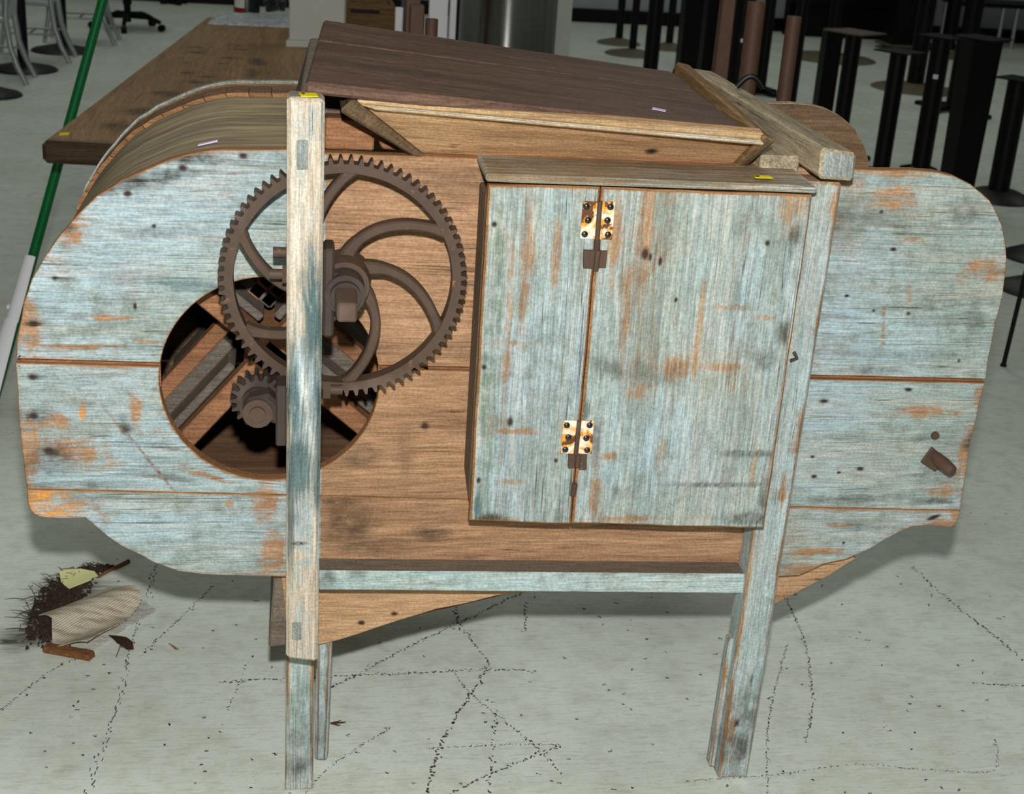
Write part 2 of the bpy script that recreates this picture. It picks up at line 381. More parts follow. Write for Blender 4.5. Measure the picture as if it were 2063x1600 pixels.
M['back'] = wood('back_panel_wood', 'X', ((84, 64, 48), (120, 94, 70), (144, 116, 90)), dirt=.35, dust=.12)
M['dusty'] = wood('dust_covered_wood', 'X', ((88, 78, 68), (108, 97, 84), (126, 114, 98)), dirt=.3, dust=.5, bump=.5)
DY = -.11
door_blobs = {
 'bare': PB([(1060, 560, 16, 170), (1120, 520, 10, 120), (1025, 650, 9, 150), (1020, 690, 60, 8), (1160, 380, 24, 14), (1060, 870, 60, 6), (1040, 970, 36, 8), (1000, 1046, 60, 6), (1360, 745, 28, 26), (1260, 640, 12, 90), (1600, 420, 26, 60), (1620, 600, 14, 180),
              (1575, 800, 10, 160), (1240, 470, 10, 80), (1300, 470, 16, 110), (1470, 620, 50, 7), (1540, 640, 40, 7), (1450, 740, 50, 6), (1300, 1045, 150, 7), (1520, 930, 8, 60), (1330, 900, 14, 60), (1200, 1000, 12, 50), (1290, 790, 30, 16), (1410, 650, 8, 120), (1230, 920, 22, 9)], DY),
 'dark': PB([(1512, 914, 50, 9, 0, 1.0), (1600, 480, 14, 40, 0, .8), (1440, 977, 130, 6, 0, .8), (1230, 740, 90, 20, -15, .5), (1500, 1045, 60, 16, 0, .9), (1545, 1000, 18, 46, 0, .7), (990, 1045, 30, 12), (1130, 1030, 12, 36, 0, .8), (1580, 670, 14, 30, 0, .8), (1545, 730, 24, 20, 0, .6),
              (1270, 600, 14, 100, 0, .35), (1480, 560, 16, 120, 0, .3), (1350, 760, 30, 26, 0, .4), (1640, 400, 14, 60, 0, .5), (1200, 880, 10, 60, 0, .5), (1240, 990, 10, 30, 0, .5)], DY),
 'green': PB([(1005, 600, 9, 130, 3, .9), (985, 800, 18, 190, 3, .8), (975, 960, 16, 90, 3, .7), (1090, 680, 80, 14, 0, .3)], DY),
 'teal': PB([(962, 1020, 8, 30, 0, .9), (1180, 830, 6, 24, 0, .7)], DY),
 'knot': PB([(996, 452, 5, 6), (975, 740, 5, 6), (964, 968, 5, 6), (1028, 850, 7, 10), (1120, 928, 5, 6), (1300, 512, 7, 12), (1310, 518, 4, 9), (1330, 527, 4, 9), (1546, 490, 6, 6), (1362, 604, 4, 5)], DY)}
M['door'] = wood('painted_door_wood', 'Z', ((108, 88, 68), (156, 128, 100), (186, 156, 126)), ((160, 182, 190), (154, 172, 170), (132, 148, 142)), .553, door_blobs, edge=.12, barew=.11, dirt=.3, dots=.5, iso=4.0)
M['doorside'] = wood('grimy_side_wood', 'Z', ((74, 62, 50), (98, 84, 68), (118, 102, 82)), dirt=.4, dust=.3)
M['cap'] = wood('weathered_cap_wood', 'X', ((88, 76, 60), (134, 114, 88), (176, 146, 110)), ((168, 180, 178), (150, 160, 152), (132, 138, 128)), .42, dirt=.5, edge=-.08, rough=.7)
PY = -.155
post_blobs = {'teal': PB([(632, 640, 22, 120, 2, .95), (592, 800, 20, 130, 2, .9), (640, 800, 14, 150, 2, .95), (600, 930, 26, 70, 0, .9), (620, 560, 24, 26, 0, .6), (585, 1030, 8, 120, 0, .8), (640, 960, 10, 80, 0, .8), (615, 700, 14, 60, 0, .7)], PY),
 'white': PB([(612, 770, 12, 70, 0, .9), (620, 880, 10, 60, 0, .6), (610, 960, 12, 40, 0, .8), (600, 420, 12, 120, 0, .35)], PY),
 'bare': PB([(605, 440, 60, 330), (600, 1300, 50, 60), (630, 1180, 30, 50), (600, 1120, 30, 12)], PY), 'dark': PB([(618, 194, 50, 5), (590, 1050, 16, 20, 0, .4), (605, 1095, 14, 4)], PY)}
M['post'] = wood('worn_post_wood', 'Z', ((156, 136, 114), (186, 172, 152), (202, 194, 180)), ((168, 190, 198), (154, 176, 184), (120, 142, 148)), .52, post_blobs, edge=.16, dirt=.12, bump=.5)
leg_blobs = {'dark': PB([(605, 1545, 46, 40, 0, .9), (600, 1490, 40, 26, 0, .6), (1480, 1500, 50, 50, 0, .75), (1510, 1365, 8, 24, 0, .8), (1482, 1450, 8, 16), (1500, 1440, 40, 60, 0, .4)], -.05),
  'green': PB([(605, 1440, 46, 90, 0, .5), (1510, 1400, 46, 70, 0, .6)], -.05), 'bare': PB([(1680, 420, 20, 60), (1650, 640, 14, 60), (1640, 760, 14, 90), (1600, 900, 20, 90), (1575, 980, 16, 60), (1470, 1420, 14, 160, 8), (1480, 1525, 40, 8)], -.05)}
M['leg'] = wood('painted_leg_wood', 'Z', ((104, 78, 54), (154, 116, 80), (186, 146, 106)), ((174, 192, 196), (164, 180, 178), (144, 156, 150)), .60, leg_blobs, edge=.16, dirt=.25)
M['rail'] = wood('painted_rail_wood', 'X', ((110, 84, 60), (160, 124, 88), (190, 150, 110)), ((180, 204, 208), (170, 192, 190), (150, 166, 160)), .68, {'dark': PB([(720, 1160, 20, 20, 0, .5), (660, 1165, 16, 26, 0, .6)], -.045)}, edge=.12, dirt=.2)
M['hopper'] = wood('hopper_wood', 'X', ((132, 100, 70), (184, 146, 106), (208, 172, 132)), dirt=.35, blobs={'knot': PB([(1312, 304, 14, 8)], 0)})
M['hopedge'] = wood('hopper_edge_wood', 'X', ((132, 104, 72), (172, 142, 102), (194, 168, 128)), ((206, 214, 210), (190, 204, 202), (170, 180, 174)), .36, dirt=.2)
M['edgepaint'] = wood('worn_edge_paint', 'X', ((120, 96, 68), (172, 142, 104), (200, 172, 132)), ((196, 208, 206), (180, 194, 190), (160, 172, 164)), .52, dirt=.25)
M['hopend'] = wood('hopper_end_wood', 'Y', ((70, 56, 42), (102, 82, 60), (126, 102, 74)), dirt=.4, dust=.1)
M['hopend2'] = wood('hopper_right_end_wood', 'Y', ((92, 70, 46), (124, 96, 64), (150, 120, 84)), dirt=.4)
M['lid'] = wood('dark_lid_wood', 'X', ((58, 42, 36), (92, 70, 58), (130, 98, 74)), dirt=.5, rough=.62, contrast=.8, bump=.4)
M['lidedge'] = wood('lid_edge_wood', 'X', ((46, 42, 46), (84, 60, 56), (120, 84, 66)), dirt=.5)
M['beam'] = wood('grey_beam_wood', 'Y', ((108, 99, 82), (160, 146, 120), (194, 178, 148)), dirt=.35, bump=.8, contrast=1.2)
M['endgrain'] = wood('beam_end_grain', 'Z', ((104, 108, 104), (142, 148, 144), (172, 180, 176)), dirt=.2, sawn=True, bump=.8)
M['blade'] = wood('fan_blade_wood', 'X', ((78, 72, 66), (104, 96, 88), (122, 112, 100)), dust=.35, dirt=.2, bump=.25)
M['arm'] = wood('fan_arm_wood', 'X', ((92, 64, 46), (140, 98, 68), (164, 120, 86)), dirt=.3)
M['cheek'] = wood('bottom_cheek_wood', 'X', ((134, 104, 76), (174, 138, 104), (196, 160, 124)), dirt=.3, blobs={'knot': PB([(728, 1252, 8, 6), (794, 1234, 9, 5)], .03)})
M['iron'] = rust('rusty_cast_iron'); M['ironb'] = rust('dark_cast_iron', (44, 37, 34), (72, 59, 50), (134, 98, 64), .7)
M['pipe'] = rust('rusty_pipe', (66, 46, 36), (96, 68, 52), (140, 84, 44), .62)
M['black'] = plain('black_painted_steel', K(7, 7, 7), .45, 0, .18, .3)
M['disc'] = plain('worn_dark_base', K(104, 97, 78), .5, 0, .3, .3, 6)
M['discb'] = plain('black_base', K(34, 33, 32), .45, 0, .3, .3, 6)
M['alu'] = plain('brushed_aluminium', K(176, 180, 180), .38, .75, .5, .08)
M['wallw'] = plain('wall_paint', K(150, 155, 158), .8, 0, .2, .08, 3)
M['yellow'] = plain('yellow_tag', K(236, 216, 24), .6, 0, .2, .04); M['lilac'] = plain('lilac_tag', K(206, 192, 220), .6, 0, .2, .04)
M['ink'] = plain('tag_ink', K(60, 52, 10), .7, 0, .1, .1)
M['white'] = plain('white_plastic', K(238, 238, 242), .35, 0, .45, .03); M['green'] = plain('green_handle', K(0, 96, 44), .35, 0, .45, .06)

# ------------------------------------------------------------------ setting: floor, back wall
fx0, fx1, fy0, fy1 = -7.0, 12.0, -4.5, 12.9
bm = bmesh.new(); add_box(bm, fx0, fx1, fy0, fy1, -.12, 0)
floor = setp(bmo('floor', bm, [floor_material()]), kind='structure')
FDARK = [([(667, 1387), (832, 1300), (1051, 1194)], .0042, .95), ([(440, 1374), (770, 1359), (989, 1350), (1082, 1353)], .0038, .9),
        ([(905, 1195), (926, 1256), (973, 1319), (982, 1344), (920, 1441), (892, 1494), (861, 1600)], .0058, .95),
        ([(915, 1355), (951, 1400), (1067, 1494), (1130, 1560)], .0032, .8), ([(854, 1509), (1020, 1501), (1130, 1500)], .0022, .8),
        ([(1130, 1500), (957, 1575), (905, 1603)], .0045, .7), ([(614, 1600), (676, 1537), (789, 1466)], .0025, .8),
        ([(1060, 1215), (1057, 1275)], .004, .8), ([(1582, 1205), (1620, 1290), (1636, 1394), (1635, 1435), (1620, 1497)], .0036, .95),
        ([(1836, 1139), (1898, 1198), (2019, 1294), (2063, 1332)], .005, .7), ([(1960, 1376), (2063, 1383)], .004, .7),
        ([(1380, 1574), (1555, 1562), (1675, 1545), (1754, 1541), (1847, 1550), (1991, 1555), (2010, 1525), (2005, 1490)], .0022, .9),
        ([(1548, 1600), (1548, 1455), (1586, 1297)], .0026, .75), ([(0, 1433), (102, 1352), (160, 1326)], .003, .7),
        ([(280, 1324), (341, 1267), (430, 1180)], .0034, .75), ([(500, 1330), (440, 1480)], .003, .35), ([(1000, 1430), (985, 1600)], .0045, .5)]
FLIGHT = [([(1540, 1348), (1890, 1366), (2063, 1385)], .009, .6), ([(1430, 1514), (1700, 1490), (1810, 1456)], .007, .6), ([(1545, 1408), (1660, 1440), (1830, 1478)], .007, .5),
         ([(640, 1400), (740, 1362)], .006, .4), ([(320, 1340), (430, 1270)], .006, .3), ([(960, 1400), (1110, 1350)], .006, .5), ([(1000, 1290), (1130, 1265)], .006, .4)]
FCRACK = [([(318, 1132), (262, 1310), (245, 1400), (172, 1603)], .0045, .85)]

def flakes(name, L, mat, z, size, fill, light=False):
    rg = random.Random(5); V = []; F = []
    def flake(x, y, a, l, w):
        k0 = len(V); n = 6
        for k in range(n):
            t = 2 * math.pi * k / n; u = l * math.cos(t) * rg.uniform(.6, 1.1); v = w * math.sin(t) * rg.uniform(.5, 1.2)
            V.append((x + u * math.cos(a) - v * math.sin(a), y + u * math.sin(a) + v * math.cos(a), z))
        F.append(tuple(range(k0, k0 + n)))
    for pts, wd, kd in L:
        q = [onZ(*p) for p in pts]
        fine = []
        for i in range(len(q) - 1):
            p0, p1, p2, p3 = q[max(i - 1, 0)], q[i], q[i + 1], q[min(i + 2, len(q) - 1)]
            for k in range(8):
                t = k / 8; fine.append(.5 * ((2 * p1) + (p2 - p0) * t + (2 * p0 - 5 * p1 + 4 * p2 - p3) * t * t + (3 * p1 - p0 - 3 * p2 + p3) * t ** 3))
        fine.append(q[-1]); s_ = 0
        for i in range(len(fine) - 1):
            d = fine[i + 1] - fine[i]; a = math.atan2(d.y, d.x); n = max(1, int(d.length / size))
            for k in range(n):
                if rg.random() > kd * fill: continue
                p = fine[i].lerp(fine[i + 1], (k + rg.random()) / n); m = rg.gauss(0, wd * .55)
                l = size * rg.uniform(.35, 1.15); ang = a + (rg.gauss(0, .12) if light else rg.choice((.55, -.5)) + rg.gauss(0, .5))
                flake(p.x - m * math.sin(a), p.y + m * math.cos(a), ang, l, (wd * rg.uniform(.14, .32)) if light else wd * rg.uniform(.26, .68))
    me = bpy.data.meshes.new(name); me.from_pydata(V, [], F); me.update(); o = link(name, me, [mat], floor); o['kind'] = 'stuff'; return o
M['fleck'] = plain('scuff_dirt', K(92, 80, 70), .8, 0, .1, .3, 40); M['scratch'] = plain('pale_scratch', K(228, 231, 226), .6, 0, .3, .08, 20); M['crackd'] = plain('crack_dirt', K(104, 104, 102), .9, 0, .1, .25, 60)
flakes('scuff_marks', FDARK, M['fleck'], .0006, .0058, 1.35); flakes('scratch_marks', FLIGHT, M['scratch'], .0004, .03, .8, True)
flakes('crack_line', [(p, w_ * 1.7, 1.0) for p, w_, k_ in FCRACK], M['crackd'], .0005, .008, 2.5, True)
stray = []
rg0 = random.Random(9)
for k in range(170):
    x, y = rg0.uniform(40, 2060), 1130 + 470 * rg0.random() ** .8; a_ = rg0.uniform(0, 6.28); l_ = rg0.uniform(2, 9); stray.append(([(x, y), (x + l_ * math.cos(a_), y + l_ * .6 * math.sin(a_))], .0022, .75))
flakes('scuff_marks', stray, M['fleck'], .0006, .004, 1.0)

bm = bmesh.new(); add_box(bm, fx0, fx1, 12.9, 13.0, -.12, 4.8)
setp(bmo('wall_back', bm, [M['wallw']]), kind='structure')
bm = bmesh.new(); add_box(bm, fx0, fx1, 12.86, 12.9, 0, .14, .004)
setp(bmo('baseboard_back', bm, [M['black']]), kind='structure')

# ------------------------------------------------------------------ the fanning mill
mill = thing('fanning_mill', 'antique grain fanning mill of worn pale blue boards with rusty gear wheel', 'farm machine')
OUT = [(1726, 342), (970, 318), (655, 309), (577, 303), (510, 301), (441, 303), (405, 306), (373, 312), (338, 323), (305, 336), (271, 353), (245, 365), (221, 379), (195, 396), (170, 416), (152, 435), (136, 456), (118, 477), (102, 500), (88, 520), (75, 542), (64, 563), (56, 585), (49, 612), (44, 641), (37, 665),
       (34, 690), (32, 719), (31, 737), (34, 781), (37, 825), (41, 869), (45, 922), (49, 950), (53, 975), (57, 1012), (60, 1025), (67, 1035), (77, 1041), (89, 1044), (130, 1045), (171, 1045), (187, 1056), (215, 1080), (244, 1100), (284, 1119), (309, 1133), (358, 1150), (406, 1158), (488, 1160), (569, 1162),
       (800, 1166), (1200, 1166), (1575, 1161), (1609, 1159), (1631, 1151), (1656, 1139), (1675, 1133), (1706, 1128), (1750, 1108), (1781, 1089), (1812, 1073), (1837, 1061), (1875, 1059), (1905, 1062), (1916, 1062), (1925, 1057), (1931, 1044), (1934, 1030), (1937, 1006), (1947, 944), (1956, 890), (1966, 853), (1975, 806),
       (1985, 768), (1993, 722), (2007, 653), (2019, 597), (2026, 560), (2029, 525), (2027, 494), (2019, 453), (2012, 435), (2004, 419), (1994, 404), (1982, 391), (1957, 372), (1926, 356), (1888, 347), (1841, 343), (1779, 344)]
def dens(P, mx=.03):
    R = []
    for i in range(len(P)):
        a, b = np.array(P[i]), np.array(P[(i + 1) % len(P)]); k = max(1, int(np.linalg.norm(b - a) / mx))
        R += [tuple(a + (b - a) * t / k) for t in range(k)]
    return R
outl = [(onY(x, y).x, onY(x, y).z) for x, y in OUT]
rng = random.Random(3)
outl = [(x + rng.uniform(-.0012, .0012), z + rng.uniform(-.0012, .0012)) for x, z in dens(outl, .035)]
def clip(P, a, b, c):   # keep a*x+b*z>=c
    R = []
    for i in range(len(P)):
        p, q = P[i], P[(i + 1) % len(P)]; dp = a * p[0] + b * p[1] - c; dq = a * q[0] + b * q[1] - c
        if dp >= 0: R.append(p)
        if dp * dq < 0:
            t = dp / (dp - dq); R.append((p[0] + (q[0] - p[0]) * t, p[1] + (q[1] - p[1]) * t))
    return R
def seam(l, r):
    a, b = onY(*l), onY(*r); m = (b.z - a.z) / (b.x - a.x); return m, a.z - m * a.x
s1 = seam((33, 727), (1985, 768)); s2 = seam((57, 986), (1934, 1029))
HC = (-.0575, .815); HR = .187
gapw = .0036
def holed(P, top):
    """cut the intake arc into the edge of a board that crosses it"""
    m, c = s1; R = []; n = len(P)
    for i in range(n):
        p, q = P[i], P[(i + 1) % n]; R.append(p)
        mid = abs((p[1] + q[1]) / 2 - (m * HC[0] + c)) < .03
        if mid and min(p[0], q[0]) < HC[0] - HR * .9 and max(p[0], q[0]) > HC[0] + HR * .9:
            zz = p[1] + (q[1] - p[1]) * (HC[0] - p[0]) / (q[0] - p[0]); dz = zz - HC[1]; h = math.sqrt(HR ** 2 - dz ** 2)
            a0 = math.atan2(dz, -h); a1 = math.atan2(dz, h); N = 40
            if top:                                                   # walking left -> right, arc over the top
                seq = [a0 + ((a1 - a0)) * k / N for k in range(N + 1)]
                if a0 < 0: a0 += 2 * math.pi; seq = [a0 + (a1 - a0) * k / N for k in range(N + 1)]
            else:                                                     # walking right -> left, arc under the bottom
                b0, b1 = a1, a0 - 2 * math.pi if a0 > 0 else a0
                seq = [b0 + (b1 - b0) * k / N for k in range(N + 1)]
            R += [(HC[0] + HR * math.cos(a), HC[1] + HR * math.sin(a)) for a in seq]
    return R
b1 = holed(clip(outl, -s1[0], 1, s1[1] + gapw), True)
b2 = holed(clip(clip(outl, s1[0], -1, -(s1[1] - gapw)), -s2[0], 1, s2[1] + .0003), False)
b3 = clip(outl, s2[0], -1, -(s2[1] - .0003))
for k, P in enumerate((b1, b2, b3)): prism('side_plank', P, 0, .024, [M['panel%d' % k], M['bare']], mill)
# tongue strip behind the open joints
hexa('joint_batten', boxc(-.47, HC[0] - HR + .002, .010, .02, .80, .85), [M['arm']], mill, bevel=0, inset=0)
hexa('joint_batten', boxc(HC[0] + HR - .002, 1.25, .010, .02, .805, .85), [M['arm']], mill, bevel=0, inset=0)
# back side: same outline, no intake opening
BY = .66
bk = [clip(outl, -s1[0], 1, s1[1] + gapw), clip(clip(outl, s1[0], -1, -(s1[1] - gapw)), -s2[0], 1, s2[1] + gapw), clip(outl, s2[0], -1, -(s2[1] - gapw))]
for P in bk: prism('back_plank', P, BY, BY + .024, [M['back'], M['beam']], mill)
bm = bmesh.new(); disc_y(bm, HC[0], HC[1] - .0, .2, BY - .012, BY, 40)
bmo('drum_shade_disc', bm, [plain('drum_shade_black', K(20, 17, 15), .9)], mill)  # black disc added: the shade inside the drum put into colour
# drum shell: bent sheet following the left end, set in from the rim
def shell_material():
    n = NT('bent_drum_sheet'); uv = n.co('UV')
    a = n.noise(n.map(uv, scale=(1.2, 16, 1)), 2.2, 6, .62, .5); b = n.noise(n.map(uv, scale=(2.5, 60, 1)), 3, 4, .6); c = n.noise(uv, 3.5, 4)
    v = n.math('ADD', n.math('MULTIPLY', a, .6), n.math('MULTIPLY', b, .4))
    col = n.ramp(v, [(.34, K(96, 84, 66)), (.47, K(142, 126, 100)), (.57, K(182, 162, 124)), (.68, K(222, 200, 156))])
    col = n.mix(n.ss(c, .45, .7, 0, .5), col, K(104, 98, 86)); n.bump(b, .3, .0015)
    return n.out(col, .6, 0, .25)
M['shell'] = shell_material()
arc = [p for p in outl if p[0] < .10 and p[1] > .45]
arc.sort(key=lambda p: math.atan2(p[1] - .8, p[0] - .12) % (2 * math.pi))
arc = [p for p in arc if p[0] < .09]
def offs(p, d):
    c = np.array([.05, .80]); v = np.array(p) - c; L = np.linalg.norm(v); return tuple(c + v * (L - d) / L)
sh = [offs(p, .009) for p in arc]; sh_in = [offs(p, .017) for p in arc]
def sheet(name, path, path2, y0, y1, mats, ny=2):
    V = []; F = []; n = len(path); UV = []
    L = [0.0]
    for i in range(1, n): L.append(L[-1] + math.dist(path[i], path[i - 1]))
    for P in (path, path2):
        for (x, z) in P: V += [(x, y0, z), (x, y1, z)]
    for i in range(n - 1):
        a = 2 * i; F.append((a, a + 1, a + 3, a + 2)); b = 2 * n + 2 * i; F.append((b, b + 2, b + 3, b + 1))
        F.append((a, a + 2, b + 2, b)); F.append((a + 1, b + 1, b + 3, a + 3))
    F.append((0, 2 * n, 2 * n + 1, 1)); F.append((2 * n - 2, 2 * n - 1, 4 * n - 1, 4 * n - 2))
    me = bpy.data.meshes.new(name); me.from_pydata(V, [], F); uvl = me.uv_layers.new(name='uv')
    for lp in me.loops:
        k = lp.vertex_index; kk = (k % (2 * n)); uvl.data[lp.index].uv = (L[kk // 2], y0 if kk % 2 == 0 else y1)
    me.update(); bm = bmesh.new(); bm.from_mesh(me); bmesh.ops.recalc_face_normals(bm, faces=bm.faces); bm.to_mesh(me); bm.free()
    return link(name, me, mats, mill, 50)
sheet('drum_sheet', sh, sh_in, .024, BY, [M['shell']])
# two bent rim strips along the far side of the drum
top_ = [p for p in arc if p[1] > .80]
Ls = [0.0]
for i in range(1, len(top_)): Ls.append(Ls[-1] + math.dist(top_[i], top_[i - 1]))
def atl(t):
    i = 0
    while i < len(Ls) - 2 and Ls[i + 1] < t: i += 1
    f = (t - Ls[i]) / (Ls[i + 1] - Ls[i] + 1e-9); return (top_[i][0] + (top_[i + 1][0] - top_[i][0]) * f, top_[i][1] + (top_[i + 1][1] - top_[i][1]) * f)
SEGN = 17
for k in range(SEGN):                                                # kerf-cut batten bent along the rim
    t0 = Ls[-1] * k / SEGN + .0008; t1 = Ls[-1] * (k + 1) / SEGN - .0008; q_ = [atl(t0 + (t1 - t0) * i / 4) for i in range(5)]
    o = sheet('rim_strip', [offs(p, .001) for p in q_], [offs(p, .009) for p in q_], .545, .628, [M['inside'], M['bare']])
    for p in o.data.polygons:
        if abs(p.normal.y) > .8: p.material_index = 1
sheet('rim_band', [offs(p, -.003) for p in top_], [offs(p, .002) for p in top_], BY + .006, BY + .022, [M['leg']])
# fan reel
FZ = HC[1] - .005; FX = HC[0]
for k in range(4):
    a = math.radians(229 + 90 * k); d = np.array([math.cos(a), math.sin(a)]); m = np.array([-d[1], d[0]])
    if m[1] < 0: m = -m
    o = np.array([FX, FZ]) + m * .045
    def q(r, t, y): p = o + d * r + m * t; return (p[0], y, p[1])
    def bar(name, r0, r1, t0, t1, y0, y1, mt, par=mill):
        return hexa(name, [q(r0, t0, y0), q(r1, t0, y0), q(r1, t0, y1), q(r0, t0, y1), q(r0, t1, y0), q(r1, t1, y0), q(r1, t1, y1), q(r0, t1, y1)], [mt], par, .003, .006)
    bl = bar('fan_blade', .06, .27, -.012, .004, .14, .60, M['blade'])
    bar('fan_arm', -.02, .245, -.046, -.012, .10, .14, M['arm'], bl)
    bar('fan_arm', .0, .235, .03, .058, .20, .235, M['arm'], bl)
    bar('batten', .05, .26, .004, .03, .20, .235, M['blade'], bl)
tube('fan_hub', [(FX, .13, FZ), (FX, .60, FZ)], .05, [M['arm']], mill, 16)
tube('fan_shaft', [(FX, -.05, FZ), (FX, .64, FZ)], .012, [M['ironb']], mill)
# cross boards in the drum bottom
bm = bmesh.new(); add_hexa(bm, boxc(-.30, .2, .05, BY, .50, .52), .002, .0)
bmo('drum_floor', bm, [M['inside']], mill)

# frame: posts, legs, rail
def frame_post():
    q = [onY(576, 1328, PY), onY(640, 1336, PY), onY(655, 200, PY), onY(578, 194, PY)]
    d = Vector((0, .06, 0))
    o = hexa('gear_post', [q[0], q[1], q[1] + d, q[0] + d, q[3], q[2], q[2] + d, q[3] + d], [M['post']], mill, .006, .008)
    return o
post = frame_post()
for (x0, x1, y0, y1) in ((598, 620, 283, 342), (588, 607, 1256, 1290)):
    face_board('tenon_end', [(x0, y1), (x1, y1), (x1, y0), (x0, y0)], PY - .0025, -.02, [M['endgrain']], post, bevel=.001, inset=.003)
face_board('spacer_block', [(590, 1300), (640, 1300), (640, 1230), (590, 1230)], PY + .06, -.05, [M['leg']], mill)
# lower left leg: two planks
lf = [onY(574, 1560, -.05), onY(631, 1560, -.05), onY(640, 360, -.05), onY(585, 360, -.05)]
lf = [Vector((lf[0].x, -.05, 0)), Vector((lf[1].x, -.05, 0)), Vector((onY(639, 1200, -.05).x - .004, -.05, .36)), Vector((onY(579, 1200, -.05).x, -.05, .36))]; d = Vector((0, .045, 0))
hexa('front_leg', [lf[0], lf[1], lf[1] + d, lf[0] + d, lf[3], lf[2], lf[2] + d, lf[3] + d], [M['leg']], mill)
x0, x1 = lf[1].x + .004, lf[1].x + .036
hexa('leg_splint', [(x0, .036, .003), (x1 - .008, .036, .0), (x1 - .004, .066, .0), (x0, .066, .003), (x0, .036, .36), (x1, .036, .36), (x1, .066, .36), (x0, .066, .36)], [M['leg']], mill, .005)
hexa('back_leg', boxc(-.02, .045, BY - .05, BY, 0, 1.15), [M['leg']], mill)
# right leg
RY = -.06
RLX = 0
rl = [onY(1452, 1528, RY), onY(1510, 1524, RY), onY(1697, 368, RY)]
tl = Vector((rl[2].x - .066, RY, rl[2].z)); d = Vector((0, .06, 0))
bl_ = Vector((rl[0].x, RY, 0)); br_ = Vector((rl[1].x + .002, RY, 0))
right_leg = hexa('front_leg', [bl_, br_, br_ + d, bl_ + d, tl, rl[2], rl[2] + d, tl + d], [M['leg']], mill, .004, .004)
z0 = .30
hexa('leg_splint', [(bl_.x - .012, -.035, .012), (bl_.x, -.035, .008), (bl_.x, -.008, .008), (bl_.x - .012, -.008, .012), (bl_.x - .006, -.035, z0), (bl_.x + .008, -.035, z0 + .01), (bl_.x + .008, -.008, z0 + .01), (bl_.x - .006, -.008, z0)], [M['leg']], mill)
hexa('top_rail', boxc(rl[2].x - .075, rl[2].x - .012, RY + .004, .40, 1.165, 1.205), [M['beam']], mill)
# bottom rail
q = [onY(642, 1189, -.047), onY(1498, 1196, -.047), onY(1502, 1157, -.047), onY(642, 1150, -.047)]; d = Vector((0, .05, 0))
bm = bmesh.new(); add_hexa(bm, [q[0], q[1], q[1] + d, q[0] + d, q[3], q[2], q[2] + d, q[3] + d], .002, .005)
rail = bmo('bottom_rail', bm, [M['rail'], M['dusty']], mill)
for p in rail.data.polygons:
    if p.normal.z > .8: p.material_index = 1

# bottom cheeks, chute
def poly_board(name, pts, y0, y1, mats, par=mill):
    P = [(onY(x, y, y0).x, onY(x, y, y0).z) for x, y in pts]; P = dens(P, .03)
    P = [(x + rng.uniform(-.001, .001), z + rng.uniform(-.0018, .0018)) for x, z in P]
    return prism(name, P, y0, y1, mats, par, .006)
poly_board('bottom_cheek', [(566, 1160), (582, 1306), (640, 1302), (720, 1280), (800, 1252), (880, 1228), (940, 1215), (1000, 1199), (1065, 1192), (1065, 1160)], .025, .034, [M['cheek'], M['bare']])
poly_board('bottom_cheek', [(1545, 1160), (1550, 1222), (1572, 1212), (1640, 1176), (1700, 1142), (1725, 1125), (1700, 1100)], .025, .034, [M['cheek'], M['bare']])
q = [onY(540, 1322, .0), onY(578, 1318, .0), onY(580, 1172, .0), onY(552, 1172, .0)]; d = Vector((0, .55, 0))
q = [v + Vector((0, .028, 0)) for v in q]
hexa('chute_end', [q[0], q[1], q[1] + d, q[0] + d, q[3], q[2], q[2] + d, q[3] + d], [M['dusty']], mill, .004)
a, b = onY(590, 1305, .05), onY(1050, 1195, .05)
hexa('chute_board', [(a.x, .055, a.z), (b.x, .055, b.z), (b.x, .6, b.z), (a.x, .6, a.z), (a.x, .055, a.z + .02), (b.x, .055, b.z + .02), (b.x, .6, b.z + .02), (a.x, .6, a.z + .02)], [M['inside']], mill)

# hatch: box with two hinged door boards and cap
qA = onY(985, 372, DY); qB = onY(1637, 394, DY); qC = onY(1540, 1061, DY); qD = onY(946, 1050, DY); sT = onY(1211, 378, DY); sB = onY(1151, 1056, DY)
def door(name, bl, br, tr, tl):
    P = dens([(bl.x, bl.z), (br.x, br.z), (tr.x, tr.z), (tl.x, tl.z)], .04)
    P = [(x + rng.uniform(-.0008, .0008), z + rng.uniform(-.0012, .0012)) for x, z in P]
    return prism(name, P, DY, DY + .022, [M['door'], M['bare']], mill, .006, .003)
g = Vector((.0011, 0, 0))
door_l = door('door_board', qD, sB - g, sT - g, qA); door_r = door('door_board', sB + g, qC + Vector((0, 0, -.004)), qB, sT + g)
xs = min(qA.x, qD.x) + .001
hexa('hatch_side', [(xs - .002, DY + .022, qD.z + .03), (xs + .02, DY + .022, qD.z + .03), (xs + .02, -.001, qD.z + .055), (xs - .002, -.001, qD.z + .055), (xs - .002, DY + .022, 1.175), (xs + .02, DY + .022, 1.175), (xs + .02, -.001, 1.175), (xs - .002, -.001, 1.175)], [M['doorside']], mill)
xr = qB.x - .02
hexa('hatch_side', boxc(xr - .02, xr, DY + .022, -.062, qC.z + .03, 1.17), [M['doorside']], mill)
hexa('door_batten', boxc(xs + .03, xr - .03, DY + .022, DY + .04, .60, .66), [M['inside']], mill)
cy = DY - .016
c0, c1 = onY(979, 367, cy), onY(1647, 390, cy); c2, c3 = onY(1647, 376, cy), onY(979, 350, cy)
capd = Vector((0, .125, .004))
cap = hexa('hatch_cap', [c0, c1, c1 + capd, c0 + capd, c3, c2, c2 + capd, c3 + capd], [M['cap']], mill, .004, .006)
